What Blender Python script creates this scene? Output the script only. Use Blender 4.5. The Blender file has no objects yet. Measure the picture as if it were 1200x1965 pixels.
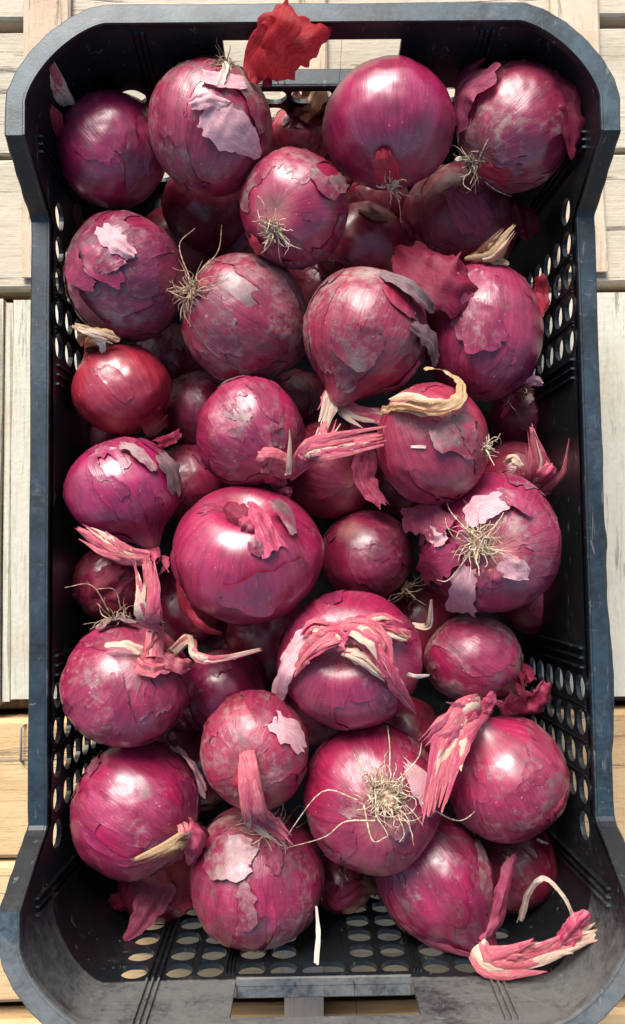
import bpy, math, random
import numpy as np
from mathutils import Vector, Matrix
S = bpy.context.scene
C = S.collection
# ------------------------------------------------------------------ camera, sky, sun, exposure
F_PX, CAM = 1661.3, np.array([-0.007, -0.0251, 0.5777])
RX, RY, RZ = 0.0586, -0.0088, -0.0132
def rot(rx, ry, rz):
    cx, sx, cy, sy, cz, sz = math.cos(rx), math.sin(rx), math.cos(ry), math.sin(ry), math.cos(rz), math.sin(rz)
    return (np.array([[cz, -sz, 0], [sz, cz, 0], [0, 0, 1]]) @ np.array([[cy, 0, sy], [0, 1, 0], [-sy, 0, cy]])
            @ np.array([[1, 0, 0], [0, cx, -sx], [0, sx, cx]]))
RM = rot(RX, RY, RZ)
cam = bpy.data.cameras.new('camera'); co = bpy.data.objects.new('camera', cam); C.objects.link(co)
co.matrix_world = Matrix([[*RM[i], CAM[i]] for i in range(3)] + [[0, 0, 0, 1]])
cam.sensor_fit = 'VERTICAL'; cam.sensor_height = 24; cam.lens = F_PX / 1965 * 24
cam.clip_start = 0.01; cam.clip_end = 200
S.camera = co
SUN_EL, SUN_AZ = math.radians(42), math.radians(-16)        # light comes from beyond the far end, a little left
w = bpy.data.worlds.new('World'); S.world = w; w.use_nodes = True
nt = w.node_tree; bg = nt.nodes['Background']; sky = nt.nodes.new('ShaderNodeTexSky')
sky.sky_type = 'NISHITA'; sky.sun_disc = False; sky.sun_elevation = SUN_EL; sky.sun_rotation = SUN_AZ
sky.air_density = 1.0; sky.dust_density = 3.0
nt.links.new(sky.outputs[0], bg.inputs[0]); bg.inputs[1].default_value = 0.052
sl = bpy.data.lights.new('sun', 'SUN'); so = bpy.data.objects.new('sun', sl); C.objects.link(so)
sl.energy = 1.5; sl.angle = math.radians(30); sl.color = (1, 0.965, 0.91)
d = Vector((math.sin(SUN_AZ) * math.cos(SUN_EL), math.cos(SUN_AZ) * math.cos(SUN_EL), math.sin(SUN_EL)))
so.rotation_euler = d.to_track_quat('Z', 'Y').to_euler()
S.view_settings.view_transform = 'Standard'; S.view_settings.look = 'None'
S.view_settings.exposure = 2.06; S.view_settings.gamma = 1
S.cycles.max_bounces = 8

# ------------------------------------------------------------------ helpers
def ray(px, py):
    v = RM @ np.array([(px - 600) / F_PX, -(py - 982.5) / F_PX, -1.0])
    return v
def at(px, py, z):
    v = ray(px, py); return CAM + v * ((z - CAM[2]) / v[2])
def unit(v):
    v = np.asarray(v, float); return v / (np.linalg.norm(v) + 1e-12)
def hsh(i, j, k, s):
    n = (i * 374761393 + j * 668265263 + k * 2147483647 + s * 144665 + 12345) & 0xffffffff
    n = ((n ^ (n >> 13)) * 1274126177) & 0xffffffff
    n = ((n ^ (n >> 16)) * 2246822519) & 0xffffffff
    return ((n ^ (n >> 15)) & 0xffff) / 32767.5 - 1.0
def vnoise(P, seed=0):
    P = np.asarray(P, float); I = np.floor(P).astype(np.int64); f = P - I; u = f * f * (3 - 2 * f)
    r = 0
    for a in (0, 1):
        for b in (0, 1):
            for c in (0, 1):
                wt = (u[:, 0] if a else 1 - u[:, 0]) * (u[:, 1] if b else 1 - u[:, 1]) * (u[:, 2] if c else 1 - u[:, 2])
                r = r + wt * hsh(I[:, 0] + a, I[:, 1] + b, I[:, 2] + c, seed)
    return r
def fbm(P, seed=0, o=4, g=0.5):
    r = 0; a = 1
    for k in range(o):
        r = r + a * vnoise(np.asarray(P) * 2 ** k, seed + 17 * k); a *= g
    return r
def mesh(name, V, Fc, mat, parent=None, ax=None, smooth=True):
    me = bpy.data.meshes.new(name)
    me.from_pydata([tuple(map(float, v)) for v in V], [], [tuple(map(int, f)) for f in Fc])
    if ax is not None:
        at_ = me.attributes.new('ax', 'FLOAT_VECTOR', 'POINT')
        at_.data.foreach_set('vector', np.asarray(ax, np.float32).ravel())
    if smooth: me.polygons.foreach_set('use_smooth', [True] * len(me.polygons))
    me.materials.append(mat)
    o = bpy.data.objects.new(name, me); C.objects.link(o)
    if parent is not None:
        o.parent = parent; o.matrix_parent_inverse = parent.matrix_basis.inverted()
    return o
def empty(name, loc, label, cat, group=None):
    o = bpy.data.objects.new(name, None); C.objects.link(o); o.location = loc; o.empty_display_size = 0.01
    o['label'] = label; o['category'] = cat
    if group: o['group'] = group
    bpy.context.view_layer.update()
    return o
class MB:
    def __init__(s): s.v = []; s.f = []; s.ax = []
    def add(s, V, Fc, ax=None):
        n = len(s.v); s.v += [tuple(x) for x in V]; s.f += [tuple(i + n for i in f) for f in Fc]
        s.ax += [tuple(a) for a in (ax if ax is not None else V)]
    def box(s, a, b, bev=0.0):
        (x0, y0, z0), (x1, y1, z1) = a, b
        if bev <= 0:
            V = [(x, y, z) for z in (z0, z1) for y in (y0, y1) for x in (x0, x1)]
            s.add(V, [(0, 2, 3, 1), (4, 5, 7, 6), (0, 1, 5, 4), (2, 6, 7, 3), (0, 4, 6, 2), (1, 3, 7, 5)]); return
        e = bev; rings = [(z0, e), (z0 + e, 0), (z1 - e, 0), (z1, e)]
        V = []; Fc = []
        for z, i in rings:
            V += [(x0 + i, y0 + i, z), (x1 - i, y0 + i, z), (x1 - i, y1 - i, z), (x0 + i, y1 - i, z)]
        for r in range(3):
            for k in range(4):
                a_, b_ = r * 4 + k, r * 4 + (k + 1) % 4
                Fc.append((a_, b_, b_ + 4, a_ + 4))
        Fc += [(3, 2, 1, 0), (12, 13, 14, 15)]
        s.add(V, Fc)
    def build(s, name, mat, parent=None, smooth=False):
        return mesh(name, s.v, s.f, mat, parent, s.ax, smooth)

# ------------------------------------------------------------------ materials
class N:
    def __init__(s, name):
        s.m = bpy.data.materials.new(name); s.m.use_nodes = True; s.t = s.m.node_tree
        s.b = s.t.nodes['Principled BSDF']
    def new(s, typ, **k):
        n = s.t.nodes.new(typ)
        for a, v in k.items(): setattr(n, a, v)
        return n
    def set(s, sock, v):
        if hasattr(v, 'is_linked') or isinstance(v, bpy.types.NodeSocket): s.t.links.new(v, sock)
        elif isinstance(v, (tuple, list)) and sock.type == 'RGBA' and len(v) == 3: sock.default_value = (*v, 1)
        else: sock.default_value = v
    def math(s, op, a, b=0.0, c=None, clamp=False):
        n = s.new('ShaderNodeMath', operation=op); n.use_clamp = clamp
        s.set(n.inputs[0], a); s.set(n.inputs[1], b)
        if c is not None: s.set(n.inputs[2], c)
        return n.outputs[0]
    def mix(s, f, a, b, mode='MIX'):
        n = s.new('ShaderNodeMix', data_type='RGBA', blend_type=mode)
        s.set(n.inputs[0], f); s.set(n.inputs[6], a); s.set(n.inputs[7], b); return n.outputs[2]
    def noise(s, vec, scale, detail=4, rough=0.55, dist=0.0):
        n = s.new('ShaderNodeTexNoise'); s.set(n.inputs['Vector'], vec)
        n.inputs['Scale'].default_value = scale; n.inputs['Detail'].default_value = detail
        n.inputs['Roughness'].default_value = rough; n.inputs['Distortion'].default_value = dist
        return n.outputs['Fac']
    def ramp(s, v, lo, hi, smooth=True):
        n = s.new('ShaderNodeMapRange'); n.interpolation_type = 'SMOOTHSTEP' if smooth else 'LINEAR'
        s.set(n.inputs[0], v); n.inputs[1].default_value = lo; n.inputs[2].default_value = hi; return n.outputs[0]
    def vmul(s, v, k):
        n = s.new('ShaderNodeVectorMath', operation='MULTIPLY'); s.set(n.inputs[0], v); s.set(n.inputs[1], k); return n.outputs[0]
    def vadd(s, v, k):
        n = s.new('ShaderNodeVectorMath', operation='ADD'); s.set(n.inputs[0], v); s.set(n.inputs[1], k); return n.outputs[0]
    def attr(s, name='ax'):
        return s.new('ShaderNodeAttribute', attribute_name=name).outputs['Vector']
    def obj(s): return s.new('ShaderNodeTexCoord').outputs['Object']
    def bump(s, h, strength, dist=0.001):
        n = s.new('ShaderNodeBump'); s.set(n.inputs['Height'], h); n.inputs['Strength'].default_value = strength
        n.inputs['Distance'].default_value = dist; s.set(s.b.inputs['Normal'], n.outputs[0])
    def out(s, col, rough, spec=0.5, coat=0.0, coatr=0.2, sss=0.0, trans=None):
        b = s.b; s.set(b.inputs['Base Color'], col); s.set(b.inputs['Roughness'], rough)
        s.set(b.inputs['Specular IOR Level'], spec); s.set(b.inputs['Coat Weight'], coat); s.set(b.inputs['Coat Roughness'], coatr)
        if trans:
            tr = s.new('ShaderNodeBsdfTranslucent'); s.set(tr.inputs[0], col)
            mx = s.new('ShaderNodeMixShader'); s.set(mx.inputs[0], trans)
            s.t.links.new(b.outputs[0], mx.inputs[1]); s.t.links.new(tr.outputs[0], mx.inputs[2])
            s.t.links.new(mx.outputs[0], s.t.nodes['Material Output'].inputs[0])
        return s.m

def onion_material(name, skin):
    """object colour: R = hue (0 crimson, 1 magenta/purple), G = dust, B = darkness; random = seed"""
    n = N(name)
    oi = n.new('ShaderNodeObjectInfo'); sep = n.new('ShaderNodeSeparateColor'); n.set(sep.inputs[0], oi.outputs['Color'])
    hue, dust, dark = sep.outputs[0], sep.outputs[1], sep.outputs[2]
    sd = n.math('MULTIPLY', oi.outputs['Random'], 37.0)
    cmb = n.new('ShaderNodeCombineXYZ'); n.set(cmb.inputs[0], sd); n.set(cmb.inputs[1], sd); n.set(cmb.inputs[2], sd)
    ax = n.attr()
    P = n.vadd(n.vmul(n.obj(), (1, 1, 1)), cmb.outputs[0])
    st = n.vadd(n.vmul(ax, (1, 1, 0.10)), cmb.outputs[0])
    s1 = n.noise(st, 9, 3, 0.6, 0.4)             # broad meridian streaks
    s2 = n.noise(st, 34, 3, 0.6, 0.2)            # fine veins
    blot = n.noise(P, 55, 4, 0.6, 0.3)
    if not skin:
        a = n.mix(hue, (0.205, 0.009, 0.015), (0.175, 0.0045, 0.040))
        b = n.mix(hue, (0.37, 0.026, 0.036), (0.35, 0.011, 0.092))
        c = n.mix(hue, (0.085, 0.005, 0.009), (0.072, 0.004, 0.021))
    else:
        a = n.mix(hue, (0.190, 0.009, 0.018), (0.160, 0.007, 0.042))
        b = n.mix(hue, (0.33, 0.034, 0.046), (0.31, 0.026, 0.095))
        c = n.mix(hue, (0.080, 0.007, 0.012), (0.066, 0.007, 0.025))
    col = n.mix(n.math('MULTIPLY', n.ramp(n.math('ADD', n.math('MULTIPLY', s1, 0.55), n.math('MULTIPLY', n.noise(P, 30, 4, 0.6, 0.5), 0.45)), 0.36, 0.68), 0.85), a, b)
    col = n.mix(n.math('MULTIPLY', n.ramp(blot, 0.48, 0.78), 0.60), col, c)
    col = n.mix(n.math('MULTIPLY', n.ramp(s2, 0.52, 0.66), 0.42), col, b)
    col = n.mix(n.math('MULTIPLY', n.ramp(s2, 0.48, 0.32), 0.26), col, c)
    # pale, fibrous neck and root ends (polar coordinate)
    sp = n.new('ShaderNodeSeparateXYZ'); n.set(sp.inputs[0], ax)
    endm = n.math('MAXIMUM', n.ramp(sp.outputs[2], 0.40, 0.02), n.ramp(sp.outputs[2], 2.62, 3.08))
    endm = n.math('MULTIPLY', endm, n.ramp(s2, 0.34, 0.58))
    col = n.mix(n.math('MULTIPLY', endm, 0.75), col, (0.48, 0.20, 0.17))
    # dust and dried soil
    dn = n.noise(P, 26, 5, 0.62, 0.6); df = n.noise(P, 260, 3, 0.65)
    dm = n.math('ADD', n.math('MULTIPLY', dn, 1.0), n.math('MULTIPLY', df, 0.50))
    dm = n.math('ADD', dm, n.math('MULTIPLY', dust, 0.34))
    dm = n.ramp(dm, 0.90, 1.19)
    dm = n.math('MULTIPLY', dm, 0.80)
    dcol = n.mix(n.noise(P, 60, 2), (0.19, 0.125, 0.115), (0.38, 0.32, 0.27))
    col = n.mix(dm, col, dcol)
    sn_ = n.math('ADD', n.noise(n.vadd(P, (3.1, 1.7, 0.4)), 34, 5, 0.65, 0.8), n.math('MULTIPLY', df, 0.30))
    sm_ = n.math('MULTIPLY', n.ramp(n.math('ADD', sn_, n.math('MULTIPLY', dust, 0.22)), 0.76, 0.98), 0.72)
    col = n.mix(sm_, col, n.mix(n.noise(P, 90, 2), (0.045, 0.028, 0.030), (0.13, 0.085, 0.075)))
    # scratches and pale flecks
    fl = n.noise(n.vmul(P, (1, 1, 1)), 620, 2, 0.5)
    col = n.mix(n.math('MULTIPLY', n.ramp(fl, 0.70, 0.78), 0.55), col, (0.55, 0.38, 0.36))
    sc = n.noise(n.vadd(n.vmul(ax, (3.0, 3.0, 0.55)), cmb.outputs[0]), 26, 2, 0.5, 1.2)
    col = n.mix(n.math('MULTIPLY', n.ramp(sc, 0.66, 0.74), 0.40), col, (0.50, 0.26, 0.30))
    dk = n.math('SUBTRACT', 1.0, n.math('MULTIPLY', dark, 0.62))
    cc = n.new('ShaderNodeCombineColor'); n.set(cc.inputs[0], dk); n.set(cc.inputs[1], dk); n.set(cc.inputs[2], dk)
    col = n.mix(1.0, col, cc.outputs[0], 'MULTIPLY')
    ro = n.math('ADD', n.math('MULTIPLY', blot, 0.20), 0.24 if not skin else 0.29)
    ro = n.math('ADD', ro, n.math('MULTIPLY', n.math('MAXIMUM', dm, sm_), 0.45), clamp=True)
    h = n.math('ADD', n.math('MULTIPLY', s2, 0.6), n.math('MULTIPLY', n.noise(P, 150, 4, 0.6), 0.9 if skin else 0.35))
    h = n.math('ADD', h, n.math('MULTIPLY', dm, 0.5))
    n.bump(h, 0.40 if skin else 0.24, 0.0008)
    return n.out(col, ro, 0.85 if not skin else 0.70, 0.26 if not skin else 0.12, 0.28)
M_BULB = onion_material('onion_flesh_skin', False)
M_SKIN = onion_material('onion_paper_skin', True)

def dry_material(name, c1, c2, c3, trans=0.25, rough=0.6):
    n = N(name); ax = n.attr(); oi = n.new('ShaderNodeObjectInfo')
    sd = n.math('MULTIPLY', oi.outputs['Random'], 53.0)
    cmb = n.new('ShaderNodeCombineXYZ'); n.set(cmb.inputs[0], sd); n.set(cmb.inputs[1], sd); n.set(cmb.inputs[2], sd)
    st = n.vadd(n.vmul(ax, (1, 1, 0.14)), cmb.outputs[0])
    s1 = n.noise(st, 9, 4, 0.65, 0.3); s2 = n.noise(st, 48, 3, 0.65, 0.2)
    bl = n.noise(n.vadd(ax, cmb.outputs[0]), 2.2, 4, 0.6)
    col = n.mix(n.ramp(s1, 0.36, 0.64), c1, c2)
    col = n.mix(n.math('MULTIPLY', n.ramp(bl, 0.46, 0.80), 0.75), col, c3)
    col = n.mix(n.math('MULTIPLY', n.ramp(s2, 0.48, 0.33), 0.50), col, n.mix(0.6, c1, (0.05, 0.01, 0.012)))
    n.bump(n.math('ADD', n.math('MULTIPLY', s2, 1.4), n.math('MULTIPLY', s1, 1.6)), 0.6, 0.00030)
    return n.out(col, rough, 0.4, 0.0, 0.3, trans=trans)
D = {
 'pink': dry_material('dried_pink_stem', (0.46, 0.055, 0.10), (0.64, 0.17, 0.20), (0.72, 0.42, 0.36), 0.2),
 'magenta': dry_material('dried_magenta_stem', (0.36, 0.024, 0.07), (0.56, 0.09, 0.17), (0.64, 0.26, 0.28), 0.2),
 'cream': dry_material('dried_cream_stem', (0.66, 0.46, 0.33), (0.74, 0.60, 0.46), (0.55, 0.22, 0.18)),
 'tan': dry_material('dried_tan_leaf', (0.40, 0.22, 0.10), (0.58, 0.40, 0.22), (0.68, 0.55, 0.40)),
 'white': dry_material('bleached_dry_leaf', (0.66, 0.56, 0.46), (0.78, 0.70, 0.60), (0.52, 0.42, 0.34)),
 'glow': dry_material('translucent_red_skin', (0.50, 0.020, 0.036), (0.62, 0.060, 0.068), (0.36, 0.012, 0.034), 0.6, 0.36),
 'red': dry_material('thin_red_skin', (0.32, 0.014, 0.032), (0.40, 0.035, 0.055), (0.22, 0.010, 0.024), 0.2, 0.35),
 'dark': dry_material('dark_purple_skin', (0.22, 0.010, 0.040), (0.34, 0.030, 0.075), (0.26, 0.06, 0.09), 0.4, 0.36),
 'mauve': dry_material('mauve_paper_skin', (0.38, 0.045, 0.115), (0.50, 0.11, 0.18), (0.48, 0.22, 0.25), 0.4, 0.36),
 'pale': dry_material('pale_inner_skin', (0.62, 0.27, 0.32), (0.76, 0.46, 0.48), (0.72, 0.50, 0.46), 0.2, 0.35),
 'gray': dry_material('gray_weathered_skin', (0.16, 0.075, 0.085), (0.24, 0.16, 0.165), (0.10, 0.07, 0.075), 0.1, 0.5),
 'brown': dry_material('brown_dry_skin', (0.13, 0.035, 0.020), (0.24, 0.09, 0.045), (0.30, 0.16, 0.09), 0.25, 0.55),
}
def root_material(name, a, b):
    n = N(name); s1 = n.noise(n.obj(), 420, 2); return n.out(n.mix(n.ramp(s1, 0.35, 0.65), a, b), 0.75, 0.3)
M_ROOT = root_material('pale_root_fibre', (0.30, 0.20, 0.12), (0.60, 0.49, 0.36))
M_ROOTD = root_material('brown_root_fibre', (0.20, 0.11, 0.07), (0.42, 0.30, 0.21))
def plastic():
    n = N('black_crate_plastic'); P = n.obj()
    big = n.noise(P, 22, 5, 0.62, 0.8); fine = n.noise(P, 340, 4, 0.7)
    scr = n.noise(n.vmul(P, (1.0, 0.16, 0.5)), 330, 3, 0.6, 0.6)
    scr2 = n.noise(n.vmul(P, (0.2, 1.0, 0.6)), 300, 3, 0.6, 1.5)
    # dusty scuffs, a little stronger high on the mould
    sp = n.new('ShaderNodeSeparateXYZ'); n.set(sp.inputs[0], P)
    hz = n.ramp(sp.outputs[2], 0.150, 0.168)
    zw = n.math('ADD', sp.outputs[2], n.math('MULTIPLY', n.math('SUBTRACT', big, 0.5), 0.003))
    nr = n.math('MULTIPLY', n.ramp(sp.outputs[1], -0.17, -0.215), n.ramp(zw, 0.1215, 0.1240))  # grayer from ledge height up on the near end wall
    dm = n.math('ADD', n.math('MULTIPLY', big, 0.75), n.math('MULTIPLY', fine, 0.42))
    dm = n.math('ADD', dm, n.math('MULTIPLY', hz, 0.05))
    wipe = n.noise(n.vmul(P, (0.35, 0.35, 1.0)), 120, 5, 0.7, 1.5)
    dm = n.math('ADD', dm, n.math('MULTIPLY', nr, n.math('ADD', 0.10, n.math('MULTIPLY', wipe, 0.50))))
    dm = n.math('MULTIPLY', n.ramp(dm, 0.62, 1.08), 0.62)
    col = n.mix(n.noise(P, 9, 2), (0.0045, 0.0055, 0.007), (0.009, 0.011, 0.014))
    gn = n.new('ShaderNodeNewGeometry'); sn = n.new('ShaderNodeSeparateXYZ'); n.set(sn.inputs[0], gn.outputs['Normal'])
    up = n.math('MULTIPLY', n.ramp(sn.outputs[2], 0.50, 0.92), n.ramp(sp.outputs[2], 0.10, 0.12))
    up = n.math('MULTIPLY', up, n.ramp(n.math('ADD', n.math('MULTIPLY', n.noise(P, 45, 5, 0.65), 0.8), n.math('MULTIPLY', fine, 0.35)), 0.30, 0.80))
    col = n.mix(n.math('MULTIPLY', up, 0.85), col, n.mix(n.ramp(sp.outputs[2], 0.130, 0.160), (0.024, 0.046, 0.062), (0.062, 0.102, 0.122)))  # upward faces: blue sky sheen painted into the colour, with thin dust
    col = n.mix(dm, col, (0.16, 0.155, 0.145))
    sm = n.math('MAXIMUM', n.ramp(scr, 0.65, 0.72), n.ramp(scr2, 0.67, 0.74))
    col = n.mix(n.math('MULTIPLY', sm, 0.32), col, (0.24, 0.24, 0.235))
    ro = n.math('ADD', n.math('MULTIPLY', dm, 0.5), n.math('MULTIPLY', n.noise(P, 70, 3), 0.22))
    ro = n.math('ADD', ro, 0.27, clamp=True)
    n.bump(n.math('ADD', n.noise(P, 900, 3, 0.6), n.math('MULTIPLY', n.noise(P, 110, 3), 1.2)), 0.10, 0.0005)
    return n.out(col, ro, 0.40)
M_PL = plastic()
def wood(name, axis, c1, c2, c3, crack=0.6, seed=0.0, rot_=0.0):
    n = N(name); P = n.attr()
    P = n.vadd(P, (seed, seed * 1.7, 0))
    k = (0.07, 1, 1) if axis == 'x' else (1, 0.07, 1)
    st = n.vmul(P, k)
    wv = n.noise(st, 130, 5, 0.65, 0.5); br = n.noise(st, 28, 3, 0.5, 0.6); fine = n.noise(st, 520, 3, 0.6)
    blot = n.noise(P, 14, 4, 0.6)
    col = n.mix(n.ramp(br, 0.35, 0.65), c1, c2)
    col = n.mix(n.math('MULTIPLY', n.ramp(blot, 0.50, 0.68), 0.55), col, c3)
    col = n.mix(n.math('MULTIPLY', n.ramp(fine, 0.5, 0.30), 0.35), col, n.mix(0.5, c3, (0.12, 0.09, 0.06)))
    ck = n.ramp(wv, 0.43, 0.31)
    col = n.mix(n.math('MULTIPLY', ck, crack), col, (0.12, 0.10, 0.08))
    vo = n.new('ShaderNodeTexVoronoi'); n.set(vo.inputs['Vector'], n.vmul(P, (1, 0.55, 1) if axis == 'y' else (0.55, 1, 1))); vo.inputs['Scale'].default_value = 17
    kn = n.ramp(vo.outputs['Distance'], 0.13, 0.05)
    col = n.mix(n.math('MULTIPLY', kn, 0.75), col, (0.20, 0.085, 0.035))
    h = n.math('SUBTRACT', n.math('ADD', n.math('MULTIPLY', fine, 0.5), n.math('MULTIPLY', n.noise(P, 240, 3), 0.6)), n.math('MULTIPLY', ck, 1.2))
    n.bump(h, 0.6, 0.0012)
    return n.out(col, 0.75, 0.25)
W_FAR = wood('weathered_board_wood', 'x', (0.46, 0.40, 0.305), (0.39, 0.34, 0.26), (0.29, 0.245, 0.18), 0.9)
W_SLAT = wood('pale_slat_wood', 'y', (0.52, 0.43, 0.32), (0.45, 0.34, 0.24), (0.38, 0.27, 0.175), 0.7, 3.1)
W_MID = wood('gray_plank_wood', 'y', (0.50, 0.455, 0.36), (0.45, 0.43, 0.35), (0.40, 0.34, 0.24), 0.65, 5.7)
W_GOLD = wood('golden_plank_wood', 'x', (0.46, 0.30, 0.145), (0.52, 0.37, 0.20), (0.36, 0.21, 0.09), 0.5, 8.3)
W_BRN = wood('brown_bearer_wood', 'x', (0.30, 0.15, 0.06), (0.36, 0.20, 0.09), (0.22, 0.10, 0.04), 0.4, 1.3)
def ground_mat():
    n = N('dusty_ground'); P = n.obj()
    return n.out(n.mix(n.noise(P, 30, 5), (0.10, 0.085, 0.07), (0.20, 0.17, 0.14)), 0.9, 0.2)
def steel():
    n = N('dull_wire_steel'); return n.out(n.mix(n.noise(n.obj(), 300, 2), (0.10, 0.085, 0.075), (0.22, 0.20, 0.19)), 0.5, 0.5)

# ------------------------------------------------------------------ setting: ground and pallets
g = MB(); g.add([(-6, -6, -0.15), (6, -6, -0.15), (6, 6, -0.15), (-6, 6, -0.15)], [(0, 1, 2, 3)])
go = g.build('ground', ground_mat()); go['kind'] = 'structure'
def board(name, parent, mat, x0, x1, y0, y1, z0, z1, seed, bev=0.0016, wob=0.0009):
    """one plank: a bevelled, slightly uneven bar subdivided along its length"""
    lx, ly = x1 - x0, y1 - y0; L = max(lx, ly); n = max(6, int(L / 0.03)); along = 0 if lx >= ly else 1
    wd = ly if along == 0 else lx; h = z1 - z0
    prof = [(0, bev), (bev, 0), (wd - bev, 0), (wd, bev), (wd, h - bev), (wd - bev, h), (bev, h), (0, h - bev)]
    V = []; Fc = []
    for i in range(n + 1):
        t = i / n; dd = vnoise(np.array([[t * L * 14 + seed * 3.3, seed, 0.5], [t * L * 11, seed + 9, 3.5]]), 3) * wob
        if i in (0, n): t = t
        for a, c in prof:
            s_ = a + (dd[0] if a < wd / 2 else dd[1])
            ends = bev if i in (0, n) else 0
            z = z0 + min(max(c, ends), h - ends)
            V.append((x0 + t * lx, y0 + s_, z) if along == 0 else (x0 + s_, y0 + t * ly, z))
    m_ = len(prof)
    for i in range(n):
        for k in range(m_):
            a, b = i * m_ + k, i * m_ + (k + 1) % m_
            Fc.append((a, b, b + m_, a + m_) if along == 1 else (a, a + m_, b + m_, b))
    Fc.append(tuple(range(m_))[::-1] if along == 0 else tuple(range(m_)))
    e = tuple(n * m_ + k for k in range(m_)); Fc.append(e if along == 0 else e[::-1])
    rr = random.Random(seed * 7 + 1); off = (rr.random() * 2, rr.random() * 2, 0)
    axv = [(v[0] + off[0], v[1] + off[1], v[2]) for v in V]
    return mesh(name, V, Fc, mat, parent, axv, False)
p1 = empty('pallet', (0, 0.33, -0.15), 'weathered pale pallet of cross boards under the crate\'s handle end with the large red flake', 'pallet', 'wooden pallets under the crate')
for k, (a, b) in enumerate([(0.1645, 0.2555), (0.2585, 0.3465), (0.3555, 0.445), (0.450, 0.54), (0.545, 0.63)]):
    board('board', p1, W_FAR, -0.62, 0.64, a, b, -0.026, -0.006, 11 + k)
for k, (a, b) in enumerate([(-0.197, -0.164), (-0.0205, 0.0135), (0.1690, 0.2025)]):
    board('slat', p1, W_SLAT, a, b, 0.171, 0.63, -0.0055, 0.0, 21 + k)
for k, y in enumerate([0.185, 0.40, 0.60]):
    board('bearer', p1, W_BRN, -0.6, 0.62, y - 0.02, y + 0.03, -0.13, -0.0265, 31 + k)
p2 = empty('pallet', (0, 0.02, -0.15), 'grayish plank pallet under the middle of the onion crate with planks lengthwise', 'pallet', 'wooden pallets under the crate')
xs = [-0.62, -0.52, -0.42, -0.32, -0.2095, -0.2032, -0.105, 0.0, 0.10, 0.155, 0.2420, 0.33, 0.43, 0.53, 0.63]
for k in range(len(xs) - 1):
    dz = -0.003 if xs[k] < -0.205 and xs[k] > -0.3 else 0
    board('plank', p2, W_MID, xs[k] + 0.0006, xs[k + 1] - 0.0006, -0.1165 + 0.002 * ((k * 7) % 3), 0.1565 - 0.001 * ((k * 5) % 3), -0.022 + dz, -0.0005 + dz, 41 + k)
for k, y in enumerate([-0.095, 0.02, 0.13]):
    board('bearer', p2, W_BRN, -0.6, 0.62, y - 0.028, y + 0.022, -0.13, -0.0258, 61 + k)
p3 = empty('pallet', (0, -0.28, -0.15), 'golden pine pallet of cross boards under the near end of the crate', 'pallet', 'wooden pallets under the crate')
for k, (a, b) in enumerate([(-0.2165, -0.1255), (-0.3085, -0.2185), (-0.412, -0.3195), (-0.51, -0.42), (-0.60, -0.515)]):
    board('board', p3, W_GOLD, -0.62, 0.64, a, b, -0.026, -0.0035, 71 + k, bev=0.003)
for k, (a, b) in enumerate([(-0.27, -0.235), (-0.0240, 0.001), (0.265, 0.30)]):
    board('slat', p3, W_SLAT, a, b, -0.60, -0.17, -0.0030, 0.0, 81 + k, bev=0.0008)
for k, y in enumerate([-0.18, -0.40, -0.58]):
    board('bearer', p3, W_BRN, -0.6, 0.62, y - 0.02, y + 0.03, -0.13, -0.0265, 91 + k)
# staple left standing out of the golden board
def tube(mb, pts, rad, k=6, seed=0):
    pts = [np.asarray(p, float) for p in pts]; n = len(pts); V = []; Fc = []
    rad = rad if hasattr(rad, '__len__') else [rad] * n
    for i in range(n):
        t = unit(pts[min(i + 1, n - 1)] - pts[max(i - 1, 0)])
        a = unit(np.cross(t, (0.31, 0.17, 0.93))); b = np.cross(t, a)
        for j in range(k):
            q = 2 * math.pi * j / k; V.append(pts[i] + rad[i] * (math.cos(q) * a + math.sin(q) * b))
    for i in range(n - 1):
        for j in range(k):
            a0, b0 = i * k + j, i * k + (j + 1) % k
            Fc.append((a0, b0, b0 + k, a0 + k))
    Fc += [tuple(range(k))[::-1], tuple((n - 1) * k + j for j in range(k))]
    mb.add(V, Fc)
st = MB(); q0, q1, q2 = at(50, 1390, -0.0035), at(41, 1397, 0.0005), at(40, 1462, 0.0005)
tube(st, [q0, q1, (q1 + q2) / 2, q2, q2 + np.array([0, -0.0008, -0.004])], 0.0007)
so_ = st.build('wire_staple', steel(), None, True); so_['label'] = 'thin gray wire staple bent flat on golden pallet board'; so_['category'] = 'staple'

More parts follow.
